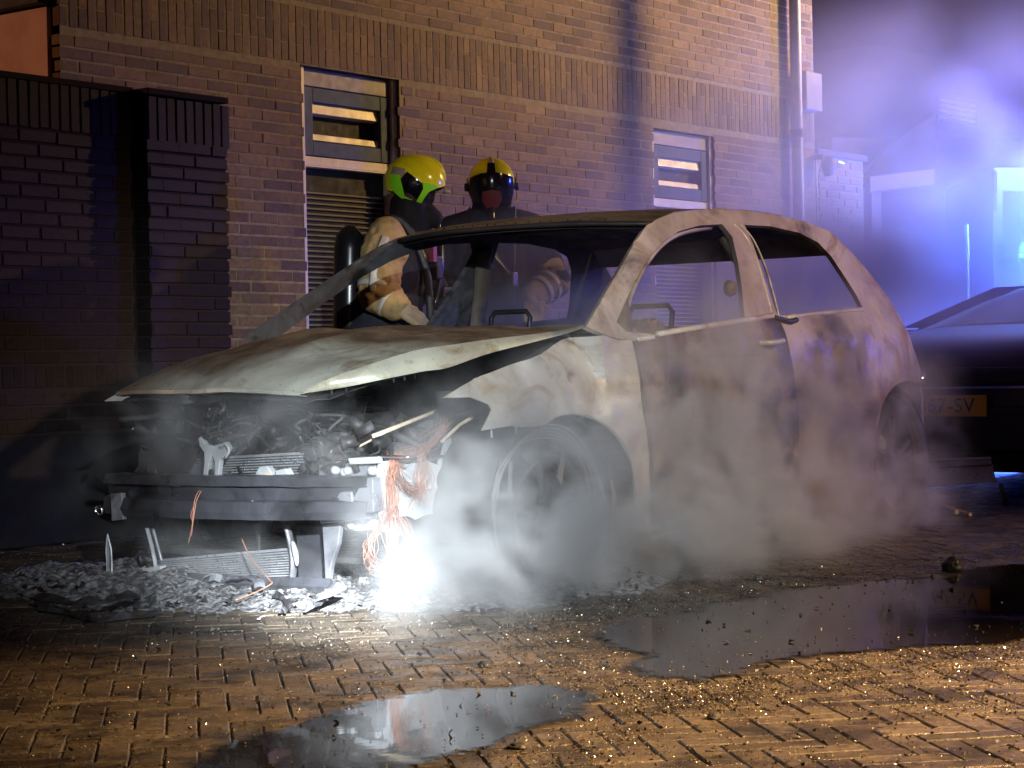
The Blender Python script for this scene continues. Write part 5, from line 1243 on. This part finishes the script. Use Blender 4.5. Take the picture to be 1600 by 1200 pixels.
def lump_thing(name, label, cat, x, y, r_, material, sq=.8, seed=0, peak=0):
    p = oz(x, y); me = bmesh.new(); bmesh.ops.create_icosphere(me, subdivisions=4, radius=r_)
    for v in me.verts:
        n = mn.noise(v.co/r_*1.4+Vector((seed, 0, 0)))+.5*mn.noise(v.co/r_*4+Vector((seed, 3, 0))); v.co *= 1+.30*n
        v.co.z *= sq
        if peak and v.co.z > 0: v.co.z *= 1+peak*max(0, 1-(v.co.x**2+v.co.y**2)/(r_*.6)**2)
    m_ = bpy.data.meshes.new(name); me.to_mesh(m_); me.free(); o = link(name, m_, material, None, smooth=True); o.location = (p.x, p.y, r_*sq*.55); return tag(o, label, cat)
lump_thing('charred_lump', 'black charred lump standing in the edge of the long puddle at right', 'debris', 1488, 893, .036, M['char'], .85, 3, .25)
lump_thing('charred_lump', 'small dark lump on the paving above the front puddle', 'debris', 757, 1043, .016, M['char'], .7, 9)
lump_thing('charred_lump', 'flat black lump on the near edge of the front puddle', 'debris', 808, 1170, .020, M['char'], .4, 12)
lump_thing('charred_lump', 'black lump on bright pavers below the long puddle', 'debris', 1115, 1124, .014, M['char'], .7, 15)
lump_thing('melted_lump', 'pale round melted lump glaring beneath the hanging copper wires', 'debris', 612, 897, .036, M['steel_lt'], .8, 5)
lump_thing('charred_lump', 'dark lump in the grit above the long puddle', 'debris', 1186, 906, .018, M['char'], .7, 18)
tw = thing('broken_sticks', 'two short pale broken sticks lying by the burnt rear wheel', 'debris', tuple(oz(1480, 795)))
a, b_ = oz(1455, 790, .015), oz(1495, 800, .02); MB().tube([a, a.lerp(b_, .5)+Vector((0, 0, .01)), b_], .012, 6).build('stick', M['straw'], tw); MB().tube([a+Vector((.02, -.06, 0)), b_+Vector((.0, -.07, -.01))], .009, 6).build('stick', M['straw'], tw)

# ------------------------------------------------------------------ smoke: real volume grids made from noise-shaped puffs
def smoke(name, lo, hi, res, puffs, nscale, nlo, nhi, anis, colour, dens_k, stretch=(1, 1, 1), detail=5, drift=(0, 0, 0)):
    g = bpy.data.node_groups.new(name+'_field', 'GeometryNodeTree'); g.interface.new_socket('Geometry', in_out='OUTPUT', socket_type='NodeSocketGeometry')
    N = g.nodes; L = g.links
    def mth(op, a, b=None, c=None):
        n = N.new('ShaderNodeMath'); n.operation = op
        for k, v in ((0, a), (1, b), (2, c)):
            if v is None: continue
            if hasattr(v, 'links'): L.new(v, n.inputs[k])
            else: n.inputs[k].default_value = v
        return n.outputs[0]
    def vm(op, a, b):
        n = N.new('ShaderNodeVectorMath'); n.operation = op; L.new(a, n.inputs[0])
        if hasattr(b, 'links'): L.new(b, n.inputs[1])
        else: n.inputs[1].default_value = b
        return n
    P_ = N.new('GeometryNodeInputPosition').outputs[0]
    wn = N.new('ShaderNodeTexNoise'); wn.inputs['Scale'].default_value = nscale*.6; wn.inputs['Detail'].default_value = 2; L.new(P_, wn.inputs['Vector'])
    wv = vm('SUBTRACT', wn.outputs['Color'], (.5, .5, .5)).outputs[0]; sc_ = N.new('ShaderNodeVectorMath'); sc_.operation = 'SCALE'; L.new(wv, sc_.inputs[0]); sc_.inputs['Scale'].default_value = .55/nscale
    Q = vm('ADD', P_, sc_.outputs[0]).outputs[0]
    tot = None
    for (c, r_, a) in puffs:
        s_ = vm('SUBTRACT', Q, tuple(c)).outputs[0]; d = vm('DIVIDE', s_, tuple(r_)).outputs[0]
        dt = N.new('ShaderNodeVectorMath'); dt.operation = 'DOT_PRODUCT'; L.new(d, dt.inputs[0]); L.new(d, dt.inputs[1])
        e = mth('MULTIPLY', mth('POWER', math.e, mth('MULTIPLY', dt.outputs['Value'], -1.0)), a); tot = e if tot is None else mth('ADD', tot, e)
    st = vm('MULTIPLY', Q, stretch).outputs[0]; st = vm('ADD', st, drift).outputs[0]
    nz = N.new('ShaderNodeTexNoise'); nz.inputs['Scale'].default_value = nscale; nz.inputs['Detail'].default_value = detail; nz.inputs['Roughness'].default_value = .58; nz.inputs['Distortion'].default_value = .6; L.new(st, nz.inputs['Vector'])
    mr = N.new('ShaderNodeMapRange'); mr.interpolation_type = 'SMOOTHSTEP'; L.new(nz.outputs['Fac'], mr.inputs[0]); mr.inputs[1].default_value = nlo; mr.inputs[2].default_value = nhi; mr.inputs[3].default_value = .06; mr.inputs[4].default_value = 1
    den = mth('MULTIPLY', tot, mr.outputs[0]); den = mth('MAXIMUM', mth('SUBTRACT', den, .012), 0.0)
    sp_ = N.new('ShaderNodeSeparateXYZ'); L.new(P_, sp_.inputs[0])
    edge = None
    for k in range(3):     # fade out before the faces of the grid, except the ground
        w_ = (hi[k]-lo[k])*.10; q = mth('MINIMUM', mth('DIVIDE', mth('SUBTRACT', sp_.outputs[k], lo[k]), w_ if k < 2 else .02), mth('DIVIDE', mth('SUBTRACT', hi[k], sp_.outputs[k]), w_))
        q = mth('MINIMUM', mth('MAXIMUM', q, 0), 1.0); edge = q if edge is None else mth('MULTIPLY', edge, q)
    den = mth('MULTIPLY', den, edge)
    vc = N.new('GeometryNodeVolumeCube'); L.new(den, vc.inputs['Density']); vc.inputs['Min'].default_value = lo; vc.inputs['Max'].default_value = hi
    for k, ax_ in enumerate('XYZ'): vc.inputs['Resolution '+ax_].default_value = res[k]
    m_ = bpy.data.materials.new(name); m_.use_nodes = True; m_.node_tree.nodes.clear(); v_ = m_.node_tree.nodes.new('ShaderNodeVolumePrincipled'); o_ = m_.node_tree.nodes.new('ShaderNodeOutputMaterial')
    v_.inputs['Color'].default_value = (*colour, 1); v_.inputs['Anisotropy'].default_value = anis; v_.inputs['Density'].default_value = dens_k; m_.node_tree.links.new(v_.outputs[0], o_.inputs['Volume'])
    sm = N.new('GeometryNodeSetMaterial'); sm.inputs['Material'].default_value = m_; L.new(vc.outputs[0], sm.inputs[0]); go = N.new('NodeGroupOutput'); L.new(sm.outputs[0], go.inputs[0])
    vd = bpy.data.volumes.new(name); vd.materials.append(m_); o = bpy.data.objects.new(name, vd); COL.objects.link(o); md = o.modifiers.new('field', 'NODES'); md.node_group = g; o['kind'] = 'stuff'
    return o
def pf(x, y, D, r_, a): return (od(x, y, D), r_, a)
near = [pf(860, 790, 6.5, (.42, .22, .30), .85), pf(1010, 850, 7.1, (.55, .25, .16), 1.1), pf(740, 850, 6.2, (.34, .22, .22), .5), pf(880, 770, 6.3, (.22, .14, .24), .6), pf(1130, 620, 7.5, (.3, .15, .22), .6), pf(1320, 560, 8.9, (.35, .2, .2), .5), pf(300, 880, 6.4, (.5, .3, .10), .15), pf(240, 700, 6.9, (.35, .3, .25), .12), pf(1150, 690, 7.9, (.50, .22, .34), .75),
        pf(1290, 640, 8.7, (.50, .25, .36), .8), pf(1200, 800, 7.7, (.6, .25, .16), 1.0), pf(560, 680, 6.5, (.45, .35, .16), .14), pf(1080, 560, 7.7, (.4, .25, .25), .30), pf(960, 660, 7.1, (.3, .16, .26), .5), pf(420, 640, 6.9, (.4, .4, .10), .12),
        pf(1360, 780, 8.8, (.45, .25, .18), .8)]
smoke('drifting_smoke', (-.9, -2.1, 0), (4.9, .9, 1.75), (230, 120, 72), near, 4.0, .475, .61, .15, (.80, .82, .84), 12, drift=(3, 1, 0))
plume = [pf(1500, 345, 15.5, (2.4, 1.5, .75), .60), pf(1600, 420, 14, (2.0, 1.4, .8), .65), pf(1420, 180, 15, (2.2, 1.2, .7), .12), pf(1560, 90, 15, (2.4, 1.4, .6), .10), pf(1350, 450, 12.5, (1.6, .9, .5), .60),
         pf(960, 270, 10.6, (.35, .4, .34), .5), pf(1060, 300, 10.8, (.6, .5, .30), .28), pf(1150, 440, 10.5, (1.0, .6, .35), .8), pf(1290, 430, 11.8, (.9, .7, .35), .7), pf(900, 440, 9.9, (.7, .4, .3), .5), pf(840, 460, 9.3, (.6, .35, .25), .75), pf(1250, 250, 13, (1.2, .8, .6), .40), pf(1510, 430, 11.0, (1.1, .8, .32), 1.1), pf(1560, 460, 9.8, (.7, .5, .2), .8), pf(700, 470, 8.9, (.5, .3, .2), .12)]
smoke('smoke_plume', (1.6, -2.6, 0), (17.5, 5.0, 5.2), (200, 100, 70), plume, .85, .36, .66, .15, (.86, .86, .90), 1.2, drift=(1, 5, 2))
